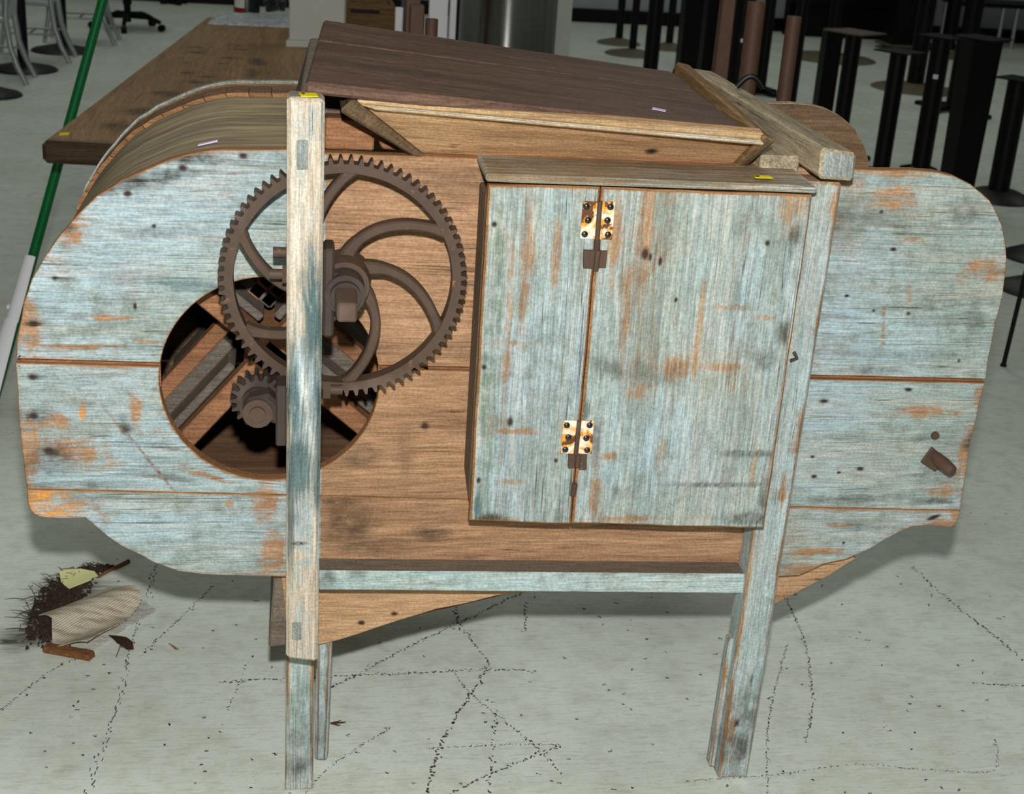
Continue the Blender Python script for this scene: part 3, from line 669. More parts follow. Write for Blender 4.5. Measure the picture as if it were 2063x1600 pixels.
# hinges
def hinge_material():
    n = NT('rust_stained_enamel'); co = n.co('Object'); v = n.noise(co, 26, 5, .6, 1.0); q = n.noise(co, 55, 3)
    col = n.mix(n.ss(v, .42, .56), K(238, 228, 204), K(226, 152, 44)); col = n.mix(n.ss(n.math('ADD', n.math('MULTIPLY', v, .7), n.math('MULTIPLY', q, .3)), .53, .57), col, K(94, 58, 34))
    return n.out(col, .45, 0, .4)
M['hinge'] = hinge_material(); M['screw'] = plain('black_screw', K(24, 22, 22), .3, 0, .6)
def hinge(cor, screws, pin, label):
    """cor: bl br tr tl picture corners"""
    y = DY - .003
    h = face_board('hinge', cor, y, DY + .001, [M['hinge']], mill, bevel=.0006, inset=0); setp(h, label)
    tube('hinge_pin', [onY(*pin[0], y - .003), onY(*pin[1], y - .003)], .0042, [M['iron']], h, 10)
    for s in screws:
        p = onY(s[0], s[1], y); bm = bmesh.new(); disc_y(bm, p.x, p.z, .0056, y - .0018, y, 14, .005)
        disc_y(bm, p.x, p.z, .0046, y - .003, y - .0017, 12, .0028); bmo('screw', bm, [M['screw']], h, 60)
hinge([(1169, 481), (1233, 483), (1240, 407), (1175, 406)], [(1182, 416), (1230, 417), (1185, 444), (1224, 444), (1178, 472), (1225, 473)], [(1203, 484), (1209, 406)], 'white hinge streaked with orange rust, upper of the two')
hinge([(1130, 914), (1192, 915), (1197, 849), (1135, 848)], [(1142, 857), (1188, 857), (1145, 881), (1181, 883), (1139, 906), (1183, 907)], [(1160, 916), (1167, 848)], 'white hinge streaked with orange rust, lower of the two')
face_board('old_hinge', [(1175, 541), (1202, 543), (1205, 505), (1176, 504)], DY - .004, DY + .001, [M['iron']], mill, bevel=.001, inset=0)
face_board('old_hinge', [(1203, 541), (1221, 541), (1224, 505), (1205, 505)], DY - .002, DY + .001, [M['pipe']], mill, bevel=.001, inset=0)
tube('hinge_pin', [onY(1200, 545, DY - .005), onY(1205, 504, DY - .005)], .005, [M['iron']], mill, 10)
def spring(name, a, b, r, turns):
    A, B = onY(*a, DY - .002), onY(*b, DY - .002); ax = (B - A).normalized(); u = ax.cross(Vector((0, 1, 0))).normalized(); v = ax.cross(u); N = turns * 8
    tube(name, [A + (B - A) * k / N + u * r * math.cos(k * math.pi / 4) + v * r * math.sin(k * math.pi / 4) for k in range(N + 1)], .0018, [M['iron']], mill, 5)
spring('hinge_spring', (1202, 504), (1203, 483), .0045, 6); spring('hinge_spring', (1154, 998), (1158, 974), .004, 6)
face_board('old_hinge', [(1144, 945), (1158, 944), (1160, 915), (1145, 915)], DY - .003, DY + .001, [M['iron']], mill, bevel=.002, inset=0)
face_board('old_hinge', [(1166, 948), (1182, 948), (1183, 915), (1168, 915)], DY - .003, DY + .001, [M['iron']], mill, bevel=.002, inset=0)
tube('hinge_pin', [onY(1163, 941, DY - .004), onY(1166, 915, DY - .004)], .0045, [M['iron']], mill, 10)
# iron hook plate on the right end
ip = onY(1885, 925); bm = bmesh.new()
ph = [onY(1853, 930), onY(1882, 949), onY(1908, 925), onY(1876, 899)]
dd = Vector((0, -.006, 0)); add_hexa(bm, [ph[0], ph[1], ph[1] + dd, ph[0] + dd, ph[3], ph[2], ph[2] + dd, ph[3] + dd], .0015, 0)
hk = bmo('iron_plate', bm, [M['iron']], mill)
p0 = onY(1886, 922); tube('iron_tongue', [p0 + Vector((-.004, -.004, .004)), p0 + Vector((.002, -.03, .0)), p0 + Vector((.012, -.05, -.006))], [.011, .013, .010], [M['pipe']], hk, 12)
p1 = onY(1883, 877); bm = bmesh.new(); disc_y(bm, p1.x, p1.z, .008, -.004, .001, 14); bmo('iron_stud', bm, [M['iron']], mill)
p1 = onY(1594, 713, -.062); bm = bmesh.new(); add_tube(bm, [p1 + Vector((-.004, -.012, -.008)), p1 + Vector((.004, -.02, 0)), p1 + Vector((0, -.012, .008))], .003, 6); bmo('iron_hook', bm, [M['ironb']], mill)

# gear wheel
GY0, GY1 = -.088, -.058
gc = onY(693, 566, GY0); GX, GZ = gc.x, gc.z
RT = (onY(945, 566, GY0).x - onY(441, 566, GY0).x) / 2; RR = RT - .0105; RI = RR - .0142
NT_ = 76
gear = thing('x', 'x', 'x'); bpy.data.objects.remove(gear)
bm = bmesh.new(); prof = []
for k in range(NT_):
    for fr, r in ((.0, RR), (.22, RR), (.36, RT - .002), (.42, RT), (.58, RT), (.64, RT - .002), (.78, RR)):
        prof.append((2 * math.pi * (k + fr) / NT_, r))
def ring(bm, prof, ri, y0, y1, cx, cz):
    n = len(prof); R = []
    for y in (y0, y1):
        R.append([bm.verts.new((cx + r * math.cos(a), y, cz + r * math.sin(a))) for a, r in prof]); R.append([bm.verts.new((cx + ri * math.cos(a), y, cz + ri * math.sin(a))) for a, r in prof])
    for i in range(n):
        j = (i + 1) % n
        bm.faces.new((R[0][i], R[0][j], R[1][j], R[1][i])); bm.faces.new((R[2][j], R[2][i], R[3][i], R[3][j]))
        bm.faces.new((R[0][j], R[0][i], R[2][i], R[2][j])); bm.faces.new((R[1][i], R[1][j], R[3][j], R[3][i]))
ring(bm, prof, RI, GY0, GY1, GX, GZ)
gear = bmo('gear_wheel', bm, [M['iron']], mill, 30)
setp(gear, 'large rusty spur gear with six curved spokes')
bm = bmesh.new(); disc_y(bm, GX, GZ, .046, GY0 - .03, GY1, 32, .040); bmo('gear_hub', bm, [M['iron']], gear, 40)
for th in (87, 28, -28, -87, 210, 156):
    P = []; W = []
    for k in range(21):
        t = k / 20; r = .035 + (RI + .005 - .035) * t
        a = math.radians(th + 58 * (1 - t) ** 1.15)
        P.append((GX + r * math.cos(a), GZ + r * math.sin(a)))
        W.append(.0160 + .010 * max(0, (t - .85) / .15) ** 2 + .010 * max(0, (.25 - t) / .25))
    bm = bmesh.new(); strip(bm, P, W, GY0 + .003, GY1 - .004); bmo('spoke', bm, [M['iron']], gear, 40)
# bearing of the gear: flange on the post, boss and square crank stub
fx_ = onY(660, 575, -.12)
br = hexa('bearing_bracket', [*(Vector(p) for p in boxc(post.data.vertices[0].co.x * 0 + onY(650, 600, -.12).x, onY(672, 600, -.12).x, -.16, -.098, onY(660, 668, -.13).z, onY(660, 492, -.13).z))], [M['ironb']], mill, .004, 0)
hexa('bracket_arm', boxc(onY(660, 590, -.15).x, GX + .004, -.155, -.115, GZ - .03, GZ + .03), [M['ironb']], br, .008, 0)
bm = bmesh.new(); disc_y(bm, GX, GZ, .032, -.165, GY0 - .02, 28); disc_y(bm, GX, GZ, .024, -.178, -.164, 28); bmo('bearing_boss', bm, [M['ironb']], br, 40)
s = .0150; hexa('crank_stub', [(GX - s, -.255, GZ - s), (GX + s, -.255, GZ - s), (GX + s * 1.15, -.178, GZ - s * 1.15), (GX - s * 1.15, -.178, GZ - s * 1.15), (GX - s, -.255, GZ + s), (GX + s, -.255, GZ + s), (GX + s * 1.15, -.178, GZ + s * 1.15), (GX - s * 1.15, -.178, GZ + s * 1.15)], [M['iron']], br, .003, 0)
def bolt(x, y, left=True, Y=-.125):
    p = onY(x, y, Y); sgn = -1 if left else 1; bm = bmesh.new()
    add_tube(bm, [p, p + Vector((-sgn * .028, 0, 0))], .0085, 10)
    h = bmo('bolt', bm, [M['iron']], mill, 40)
    q = p + Vector((-sgn * .020, 0, 0)); bm = bmesh.new(); add_tube(bm, [q, q + Vector((-sgn * .012, 0, 0))], .016, 6); bmo('nut', bm, [M['iron']], h)
bolt(550, 508); bolt(543, 552); bolt(690, 785, False); 
# pinion
pc_ = onY(521, 806, GY0); PXc, PZc = pc_.x, pc_.z; pr = .047
bm = bmesh.new(); prof = []
for k in range(17):
    for fr, r in ((.0, pr - .011), (.2, pr - .011), (.36, pr - .001), (.56, pr), (.64, pr - .001), (.8, pr - .011)): prof.append((2 * math.pi * (k + fr) / 17, r))
ring(bm, prof, .004, GY0 - .006, GY1, PXc, PZc); pin = bmo('pinion', bm, [M['ironb']], mill, 30)
bm = bmesh.new(); disc_y(bm, PXc, PZc, .027, GY0 - .02, GY0 - .004, 24); bmo('pinion_hub', bm, [M['ironb']], pin, 40)
bb = hexa('pinion_bracket', boxc(onY(556, 800, -.12).x, onY(578, 800, -.12).x, -.155, -.10, onY(560, 888, -.13).z, onY(560, 768, -.13).z), [M['ironb']], mill, .003, 0)
bm = bmesh.new(); bx = PXc; bz = PZc
strip(bm, [(bx - .004, bz + .002), (bx + .014, bz + .012), (bx + .03, bz - .004), (bx + .05, bz - .006)], [.046, .040, .034, .045], -.145, -.108); bmo('bracket_arm', bm, [M['ironb']], bb, 40)
bm = bmesh.new(); disc_y(bm, bx, bz, .0245, -.15, -.105, 24); disc_y(bm, bx, bz, .013, -.155, -.149, 20); bmo('bearing_boss', bm, [M['iron']], bb, 40)

# hopper
HB = .0; 
f0, f1 = onY(705, 194, -.06), onY(1540, 268, -.06)
hopb = [Vector((.185, .03, 1.212)), Vector((.735, .03, 1.206))]
dth = Vector((0, .022, .004))
hop = hexa('hopper_front', [hopb[0], hopb[1], hopb[1] + dth, hopb[0] + dth, f0, f1, f1 + dth, f0 + dth], [M['hopper']], mill, .003, .006)
e0, e1 = onY(720, 196, -.064), onY(1541, 270, -.064); dz = Vector((0, -.002, -.011)); dy2 = Vector((0, .028, .003))
hexa('hopper_lip', [e0 + dz, e1 + dz, e1 + dz + dy2, e0 + dz + dy2, e0, e1, e1 + dy2, e0 + dy2], [M['hopedge']], mill, .003, .004)
q0 = Vector((0, -.002, -.0075)); hexa('painted_edge', [e0 + dz + q0 + Vector((.03, 0, 0)), e1 + dz + q0, e1 + dz + q0 + Vector((0, .016, .001)), e0 + dz + q0 + Vector((.03, .016, .001)), e0 + dz + Vector((0, -.001, .0005)), e1 + dz + Vector((0, -.001, .0005)), e1 + dz + Vector((0, .016, .001)), e0 + dz + Vector((0, .016, .001))], [M['edgepaint']], mill, .002, .003)
hy = .56
L0 = onY(683, 186, -.075)
hexa('hopper_end', [(.175, .0, 1.212), (.195, .0, 1.212), (.195, hy, 1.212), (.175, hy, 1.212), (L0.x, -.085, L0.z - .028), (L0.x + .022, -.082, L0.z - .008), (L0.x + .022, hy, L0.z - .012), (L0.x, hy, L0.z - .024)], [M['hopend']], mill, .005, .006)
R0 = onY(1563, 268, -.075)
hopr = hexa('hopper_end', [(.722, .01, 1.206), (.742, .01, 1.206), (.742, .5, 1.21), (.722, .5, 1.21), (R0.x - .02, -.08, R0.z - .004), (R0.x, -.085, R0.z - .012), (.765, .5, 1.312), (.735, .5, 1.318)], [M['hopend'], M['hopend2']], mill, .004, .006)
for p in hopr.data.polygons:
    if p.normal.x < -.3 or p.normal.z > .7: p.material_index = 1
hexa('hopper_back', [(.17, .48, 1.21), (.745, .48, 1.21), (.745, .5, 1.21), (.17, .5, 1.21), (.06, .5, 1.30), (.75, .5, 1.290), (.75, .52, 1.290), (.06, .52, 1.30)], [M['hopper']], mill, .003, .006)
for (px, py) in ((1386, 170), (1470, 222)):
    p = onZ(px, py, 1.285); hexa('notch_block', [(p.x - .012, p.y - .022, 1.262), (p.x + .012, p.y - .022, 1.262), (p.x + .012, p.y + .022, 1.262), (p.x - .012, p.y + .022, 1.262), (p.x - .004, p.y - .022, 1.290), (p.x + .016, p.y - .022, 1.290), (p.x + .016, p.y + .022, 1.292), (p.x - .004, p.y + .022, 1.292)], [M['bare']], mill, .002, .004)
# things seen between post and hopper
hexa('cross_block', boxc(.03, .112, .05, .10, 1.21, 1.262), [M['arm']], mill)
hexa('cross_board', boxc(-.005, .09, .14, .16, 1.19, 1.30), [M['dusty']], mill)
hexa('wedge_block', [(.125, .05, 1.214), (.155, .05, 1.212), (.155, .09, 1.212), (.125, .09, 1.214), (.112, .05, 1.245), (.135, .05, 1.252), (.135, .09, 1.252), (.112, .09, 1.245)], [M['arm']], mill)
hexa('lid_support', [(-.03, .02, 1.19), (.012, .02, 1.19), (.012, .40, 1.2), (-.03, .40, 1.2), (-.012, .02, 1.30), (.012, .02, 1.30), (.035, .40, 1.345), (.008, .40, 1.345)], [M['dusty']], mill)
hexa('top_cleat', boxc(onY(1527, 330, -.0).x, onY(1606, 330, -.0).x, -.012, .09, 1.205, 1.238), [M['beam']], mill)
# top beam across the right end
bt = [onY(1650, 361, -.10), onY(1721, 366, -.10), onY(1727, 310, -.10), onY(1657, 297, -.10)]
bk0 = onZ(1392, 137, 1.285); bk1 = onZ(1440, 136, 1.285)
dvec = Vector((bk0.x - bt[3].x, bk0.y - bt[3].y, bk0.z - bt[3].z)) * 1.0
bm = bmesh.new(); add_hexa(bm, [bt[0], bt[1], bt[1] + dvec + Vector((-.012, 0, 0)), bt[0] + dvec, bt[3], bt[2], bt[2] + dvec + Vector((-.012, 0, .004)), bt[3] + dvec], .005, .006)
beam = bmo('top_beam', bm, [M['beam'], M['endgrain']], mill)
for p in beam.data.polygons:
    if p.normal.y < -.8: p.material_index = 1
sp = onZ(1505, 172, 1.30)
tube('leather_loop', [sp + Vector((-.02 + .05 * t, -.0 - .01 * t, .022 * math.sin(math.pi * t) - .004)) for t in [k / 10 for k in range(11)]], .0055, [M['black']], beam, 8)
# tags on the mill
def tag(pts, z=None, y=None, mat='yellow', par=mill, label='yellow auction tag', name='auction_tag', ink=None):
    q = [onZ(*p, z) if y is None else onY(*p, y) for p in pts]; n = Vector((0, 0, .0012)) if y is None else Vector((0, -.0012, 0))
    o = hexa(name, [q[0], q[1], q[2], q[3], q[0] + n, q[1] + n, q[2] + n, q[3] + n], [M[mat]], par, 0, 0); setp(o, label)
    if ink:
        iq = [onZ(*p, z) + n * 1.3 for p in ink]; hexa('print', [iq[0], iq[1], iq[2], iq[3], *(v + n * .2 for v in iq)], [M['ink']], par if par.parent else o, 0, 0)
zt = max(v.co.z for v in post.data.vertices)
tag([(606, 195), (641, 195.5), (637, 188.5), (601, 188)], zt + .0003, par=post, ink=[(607, 191), (614, 191.2), (614, 189.2), (607, 189)])
zc = max(v.co.z for v in cap.data.vertices)
tag([(1521, 359), (1558, 360), (1549, 355), (1519, 354.5)], zc - .0015, par=cap, ink=[(1521, 357.5), (1530, 358), (1530, 356), (1521, 355.5)])

# ------------------------------------------------------------------ loose lid of two dark planks
lid = thing('hopper_lid', 'dark red-brown two-plank lid lying tilted across the hopper of the mill', 'lid', (0, 0, 1.3))
FL, FR, BR_, BL_ = Vector((-.004, -.085, 1.342)), Vector((.724, -.026, 1.283)), Vector((.716, .455, 1.304)), Vector((.032, .45, 1.373))
th = Vector((0, 0, -.019)); sp_ = .62
SL, SR = FL.lerp(BL_, sp_), FR.lerp(BR_, sp_); e = (BL_ - FL).normalized() * .0012
def plank(a, b, c, d):
    P = [(a, b), (b, c), (c, d), (d, a)]
    return hexa('lid_plank', [a + th, b + th, c + th, d + th, a, b, c, d], [M['lid']], lid, .005, .008)
plank(FL, FR, SR - e, SL - e); plank(SL + e, SR + e, BR_, BL_)
def lerp4(u, v): return FL.lerp(FR, u).lerp(BL_.lerp(BR_, u), v)
q = [lerp4(.80, .16), lerp4(.83, .14), lerp4(.838, .17), lerp4(.808, .19)]; nn = Vector((0, 0, .0014))
setp(hexa('auction_tag', [v + nn * .4 for v in q] + [v + nn for v in q], [M['lilac']], lid, 0, 0), 'lilac paper tag')
# tag on drum
pz = [p for p in sh if p[1] > 1.15 and p[0] < -.1]; pt = min(sh, key=lambda p: abs(p[0] + .165) + (0 if p[1] > 1.1 else 9))
t1 = Vector((pt[0], .10, pt[1] + .002)); sx = .016
setp(hexa('auction_tag', [t1 + Vector(v) for v in ((-sx, -.010, -.004), (sx, -.004, .003), (sx, .006, .003), (-sx, .0, -.004), (-sx, -.010, -.002), (sx, -.004, .0055), (sx, .006, .0055), (-sx, .0, -.002))], [M['lilac']], mill, 0, 0), 'lilac paper tag')

# ------------------------------------------------------------------ workbench behind
BZ = .85
bA = onZ(82, 284, BZ); bdir = (onZ(380, 60, BZ) - bA); bdir.z = 0; bdir.normalize(); bside = Vector((bdir.y, -bdir.x, 0))
bl0 = Vector((bA.x, bA.y, 0)); BL, BW = 3.0, .98
def bp(u, v, z): p = bl0 + bside * u + bdir * v; return Vector((p.x, p.y, z))
bench = thing('workbench', 'long thick brown plank workbench behind the mill with yellow tag on corner', 'workbench', bp(.45, 1.4, 0))
bth = BZ - zat(bA.x, bA.y, 330)
bd = {'dark': [], 'knot': []}
def rel(px, py): p = onZ(px, py, BZ) - bench.location; return p
for (x, y, rx, ry, k) in ((330, 188, .03, .02, 'dark'), (345, 190, .02, .03, 'dark'), (290, 225, .05, .03, 'dark'), (262, 255, .06, .03, 'dark'), (395, 95, .018, .012, 'dark'), (397, 106, .018, .012, 'dark'), (372, 126, .018, .012, 'dark'), (378, 147, .02, .02, 'dark'),
                         (394, 165, .022, .015, 'dark'), (418, 155, .018, .012, 'dark'), (448, 128, .018, .012, 'dark'), (465, 117, .022, .012, 'dark'), (520, 125, .02, .05, 'dark'), (508, 148, .02, .06, 'dark'), (480, 92, .015, .01, 'dark'), (485, 100, .02, .01, 'dark'), (140, 290, .25, .03, 'dark')):
    p = rel(x, y); bd[k].append((p.x, p.y, rx * 1.6, ry * 2.2, 0, .9))
M['bench'] = wood('bench_top_wood', 'Y', ((108, 82, 54), (150, 116, 78), (178, 140, 98)), dirt=.45, blobs={'dark': bd['dark']}, plane='XY', rough=.55, dark=K(52, 46, 42), contrast=1.0)
M['benchend'] = wood('bench_end_wood', 'X', ((40, 30, 24), (62, 48, 36), (86, 66, 48)), dirt=.5)
for k in range(2):
    u0, u1 = (0, BW * .62) if k == 0 else (BW * .62 + .002, BW)
    bm = bmesh.new(); add_hexa(bm, [bp(u0, 0, BZ - bth), bp(u1, 0, BZ - bth), bp(u1, BL, BZ - bth), bp(u0, BL, BZ - bth), bp(u0, 0, BZ), bp(u1, 0, BZ), bp(u1, BL, BZ), bp(u0, BL, BZ)], .012, .01)
    t = bmo('top_plank', bm, [M['bench'], M['benchend']], bench)
    for p in t.data.polygons:
        if p.normal.y < -.6: p.material_index = 1
M['orangew'] = wood('orange_pine', 'Z', ((130, 74, 36), (172, 104, 52), (196, 128, 70)), dirt=.2)
lgp = onZ(176, 345, BZ - bth) - Vector((bA.x, bA.y, 0)); lgu = lgp.dot(bside)
for (u, v) in ((lgu, .04), (BW - .14, .10), (.24, BL - .2), (BW - .14, BL - .2)):
    hexa('leg', [bp(u, v, 0), bp(u + .09, v, 0), bp(u + .09, v + .09, 0), bp(u, v + .09, 0), bp(u, v, BZ - bth), bp(u + .09, v, BZ - bth), bp(u + .09, v + .09, BZ - bth), bp(u, v + .09, BZ - bth)], [M['orangew']], bench)
tag([(119, 273), (138, 272), (141, 267), (122, 268)], BZ + .0005, par=bench)

# things on the bench
def bench_box(px0, px1, pybase, z, dep, hpx_or_z):
    a, b = onZ(px0, pybase, z), onZ(px1, pybase, z); return a, b
a, b = onZ(576, 95, BZ), onZ(701, 99, BZ); dd = bdir * .14
wp = thing('display_stand', 'square white painted wooden post on a wider base standing on the workbench', 'post', (a + b) / 2)
M['whitep'] = plain('chalky_white_paint', K(196, 199, 190), .7, 0, .25, .06, 20, .1)
hh = .028
hexa('base', [a, b, b + dd, a + dd, *(v + Vector((0, 0, hh)) for v in (a, b, b + dd, a + dd))], [M['whitep']], wp)
ux = (b - a).normalized(); a2 = a + ux * .012 + bdir * .012; b2 = b - ux * .018 + bdir * .012; d2 = bdir * .116
hexa('shaft', [*(v + Vector((0, 0, hh)) for v in (a2, b2, b2 + d2, a2 + d2)), *(v + Vector((0, 0, .55)) for v in (a2, b2, b2 + d2, a2 + d2))], [M['whitep']], wp)
# plastic wrapped sheet
q = [onZ(419, 50, BZ), onZ(590, 57, BZ), onZ(590, 33, BZ), onZ(444, 28, BZ)]
n_ = NT('clear_plastic_wrap'); v = n_.noise(n_.co(), 30, 4, .6, 2); n_.bump(v, .9, .01); M['wrap'] = n_.out(n_.mix(n_.ss(v, .4, .65), K(226, 230, 234), K(170, 176, 178)), .12, 0, .8)
bm = bmesh.new(); G = 18; vv = []
for j in range(G + 1):
    for i in range(G + 1):
        p = q[0].lerp(q[1], i / G).lerp(q[3].lerp(q[2], i / G), j / G); vv.append(bm.verts.new(p + Vector((0, 0, .006 + .006 * random.random()))))
for j in range(G):
    for i in range(G): bm.faces.new((vv[j * (G + 1) + i], vv[j * (G + 1) + i + 1], vv[(j + 1) * (G + 1) + i + 1], vv[(j + 1) * (G + 1) + i]))
r = bmesh.ops.extrude_face_region(bm, geom=bm.faces[:]); 
for e_ in r['geom']:
    if isinstance(e_, bmesh.types.BMVert): e_.co.z = BZ + .0015
setp(bmo('plastic_sheet', bm, [M['wrap']], None, 60, q[0]), 'flat sheet wrapped in wrinkled clear plastic lying on the workbench', 'sheet')
# dark tin with red bands, dark bag, white ball cluster
p = onZ(494, 27, BZ); dist = 2850 / (RM[2] @ (np.array(p) - CP)); rr = 26 / dist
can = thing('paint_can', 'black tin with red bands and white label on the workbench', 'can', p + bdir * rr)
c = p + bdir * rr; M['blackp'] = plain('black_tin', K(26, 28, 32), .35, 0, .5); M['red'] = plain('red_tin_band', K(150, 16, 26), .4, 0, .4); M['label'] = plain('white_label', K(214, 212, 204), .7)
bm = bmesh.new(); add_lathe(bm, c, [(rr, 0), (rr, .19), (rr * .96, .195)]); bmo('tin_body', bm, [M['blackp']], can, 40)
for z in (.002, .082): bm = bmesh.new(); add_lathe(bm, c, [(rr * 1.01, z), (rr * 1.01, z + .017)], 40, math.radians(195), math.radians(262)); bmo('band', bm, [M['red']], can, 40)
bm = bmesh.new(); add_lathe(bm, c, [(rr * 1.012, .024), (rr * 1.012, .074)], 30, math.radians(205), math.radians(262)); lb = bmo('paper_label', bm, [M['label']], can, 40)
n_ = NT('glossy_black_bag'); v = n_.noise(n_.co(), 26, 4, .6, 1.5); n_.bump(v, 1.0, .02); M['bag'] = n_.out(n_.mix(n_.ss(v, .6, .68), K(26, 28, 30), K(170, 172, 174)), .25, 0, .6)
def lump(name, c, rx, ry, rz, mat, label, cat, amp=.25, par=None, seed=1):
    bm = bmesh.new(); bmesh.ops.create_icosphere(bm, subdivisions=4, radius=1); rg = random.Random(seed); ph = [rg.uniform(0, 6) for _ in range(6)]
    for v in bm.verts:
        p = v.co; f = 1 + amp * (math.sin(5 * p.x + ph[0]) * math.sin(4 * p.y + ph[1]) + .5 * math.sin(9 * p.z + ph[2] + 3 * p.x)) * .6
        v.co = Vector((p.x * rx * f, p.y * ry * f, max(p.z, -.8) * rz * f)) + Vector(c) + Vector((0, 0, rz * .8))
    mz = min(v.co.z for v in bm.verts)
    for v in bm.verts: v.co.z += c[2] - mz
    o = bmo(name, bm, [mat], par, 60, None if par else c)
    return setp(o, label, cat) if label else o
pb = onZ(549, 29, BZ) + bdir * .08; lump('plastic_bag', pb, .055, .06, .05, M['bag'], 'crumpled shiny black plastic bag beside the black tin on the workbench', 'bag')
pb = onZ(580, 26, BZ) + bdir * .03 + Vector((0, 0, 0)); lump('paper_wad', pb + bside * .04, .038, .05, .055, M['label'], 'crumpled white paper wad between black bag and white post', 'paper', .35, seed=4)
# wooden crate behind
a, b = onZ(690, 70, BZ), onZ(793, 74, BZ); a = bp(.34, 2.05, BZ); 
pa = onY(697, 60, 4.2); pb_ = onY(795, 66, 4.2)
cr = thing('wooden_crate', 'brown wooden crate with a dark hand slot standing on the far bench', 'crate', (pa.x + .15, 4.2, BZ))
M['crate'] = wood('crate_wood', 'X', ((70, 54, 36), (104, 80, 52), (124, 98, 66)), dirt=.3)
zc0, zc1 = BZ + .001, zat(pa.x, 4.2, 6); zs = zat(pa.x, 4.2, 26); ze = zat(pa.x, 4.2, 18); w_ = pb_.x - pa.x
yy = 4.2
for nm, c in (('board', boxc(pa.x, pb_.x, yy, yy + .02, zc0, zs)), ('board', boxc(pa.x, pb_.x, yy, yy + .02, ze, zc1)), ('post', boxc(pb_.x - .07, pb_.x, yy, yy + .022, zs, ze)),
              ('side', boxc(pa.x, pa.x + .02, yy + .02, yy + .26, zc0, zc1)), ('side', boxc(pb_.x - .02, pb_.x, yy + .02, yy + .26, zc0, zc1)), ('back', boxc(pa.x, pb_.x, yy + .26, yy + .28, zc0, zc1))):
    hexa(nm, c, [M['crate']], cr)
hexa('slot_shade', boxc(pa.x + .02, pb_.x - .02, yy + .04, yy + .05, zc0, zc1 - .02), [M['black']], cr, 0, 0)  # black sheet added behind the slot as the shade inside the crate

# rusty pipes: two by the crate, three behind the mill's right end
def pipe(x0, x1, ytop, pyb, Y, label, square=False, z0=0.0, taper=1.0, name='rusty_pipe', off=0):
    cx = (x0 + x1) / 2; p = onY(cx, ytop, Y); r = (onY(x1, ytop, Y).x - onY(x0, ytop, Y).x) / 2
    zt = p.z; t = thing(name, label, 'pipe', (p.x, Y, z0))
    if square:
        r1 = r * taper
        hexa('shaft', [(p.x - r1, Y - r1, z0), (p.x + r1, Y - r1, z0), (p.x + r1, Y + r1, z0), (p.x - r1, Y + r1, z0), (p.x - r, Y - r, zt), (p.x + r, Y - r, zt), (p.x + r, Y + r, zt), (p.x - r, Y + r, zt)], [M['pipe']], t, .003, 0)
    else:
        bm = bmesh.new(); c = (p.x, Y, 0); add_lathe(bm, c, [(r * .98, z0), (r, z0 + .01), (r, zt - .002), (r * .97, zt), (r * .8, zt), (r * .78, zt - .02)], 24); bmo('shaft', bm, [M['pipe']], t, 40)
    bm = bmesh.new(); add_lathe(bm, (p.x, Y, z0), [(r * 1.45, 0), (r * 1.45, .008), (r * 1.05, .012)], 24); bmo('foot', bm, [M['pipe']], t, 40)
pipe(1507, 1543, 4, 185, 1.5, 'rusty round pipe behind the mill, middle of the three upright brown bars')
pipe(1586, 1615, 33, 210, 1.45, 'shorter rusty round pipe behind the mill, rightmost of three upright bars')
pipe(1458, 1484, -40, 150, 1.4, 'tapered flat brown bar behind the mill, leftmost of three upright bars', True, taper=1.45)
pipe(826, 855, 9, 70, 1.6, 'square rusty pipe standing just behind the dark lid', True)
pipe(857, 883, 38, 75, 1.55, 'short rusty round pipe beside a square one behind the lid')
pipe(818, 848, -30, 75, 1.75, 'tall square rusty bar behind the shorter square pipe', True)
# white panels
def panel(x0, x1, y0, Y, label, z0=0, th=.03, skew=0, name='white_panel'):
    a = onY(x0, 60, Y); b = onY(x1, 60, Y); zt = zat(a.x, Y, y0)
    o = hexa('sheet', [(a.x, Y, z0), (b.x, Y, z0), (b.x, Y + th, z0), (a.x, Y + th, z0), (a.x, Y + skew, zt), (b.x, Y + skew, zt), (b.x, Y + th + skew, zt), (a.x, Y + th + skew, zt)], [M['white']], None, .004, 0, loc=((a.x + b.x) / 2, Y, z0))
    o.name = name; return setp(o, label, 'panel')
panel(863, 901, -60, 4.3, 'upright white board behind the short rusty pipe'); panel(905, 918, -60, 4.5, 'narrow white board beside the steel drum'); panel(795, 811, 15, 4.2, 'small bright white board beside the wooden crate', BZ)
Yb = 4.9; a = onY(811, 40, Yb); 
o = hexa('grey_board', boxc(onY(808, 40, 4.6).x, onY(830, 40, 4.6).x, 4.6, 4.63, BZ, 1.5), [plain('blue_grey_board', K(78, 84, 92), .6)], None, .004, 0, loc=(onY(820, 40, 4.6).x, 4.6, BZ)); setp(o, 'dark blue-grey board between white board and rusty pipes', 'panel')
Yb = 5.9; o = hexa('dark_cabinet', boxc(onY(914, 40, Yb).x, onY(950, 40, Yb).x + .1, Yb, Yb + .3, 0, 1.7), [M['black']], None, .004, 0, loc=(onY(930, 40, Yb).x, Yb, 0)); setp(o, 'tall black cabinet behind the steel drum', 'cabinet')
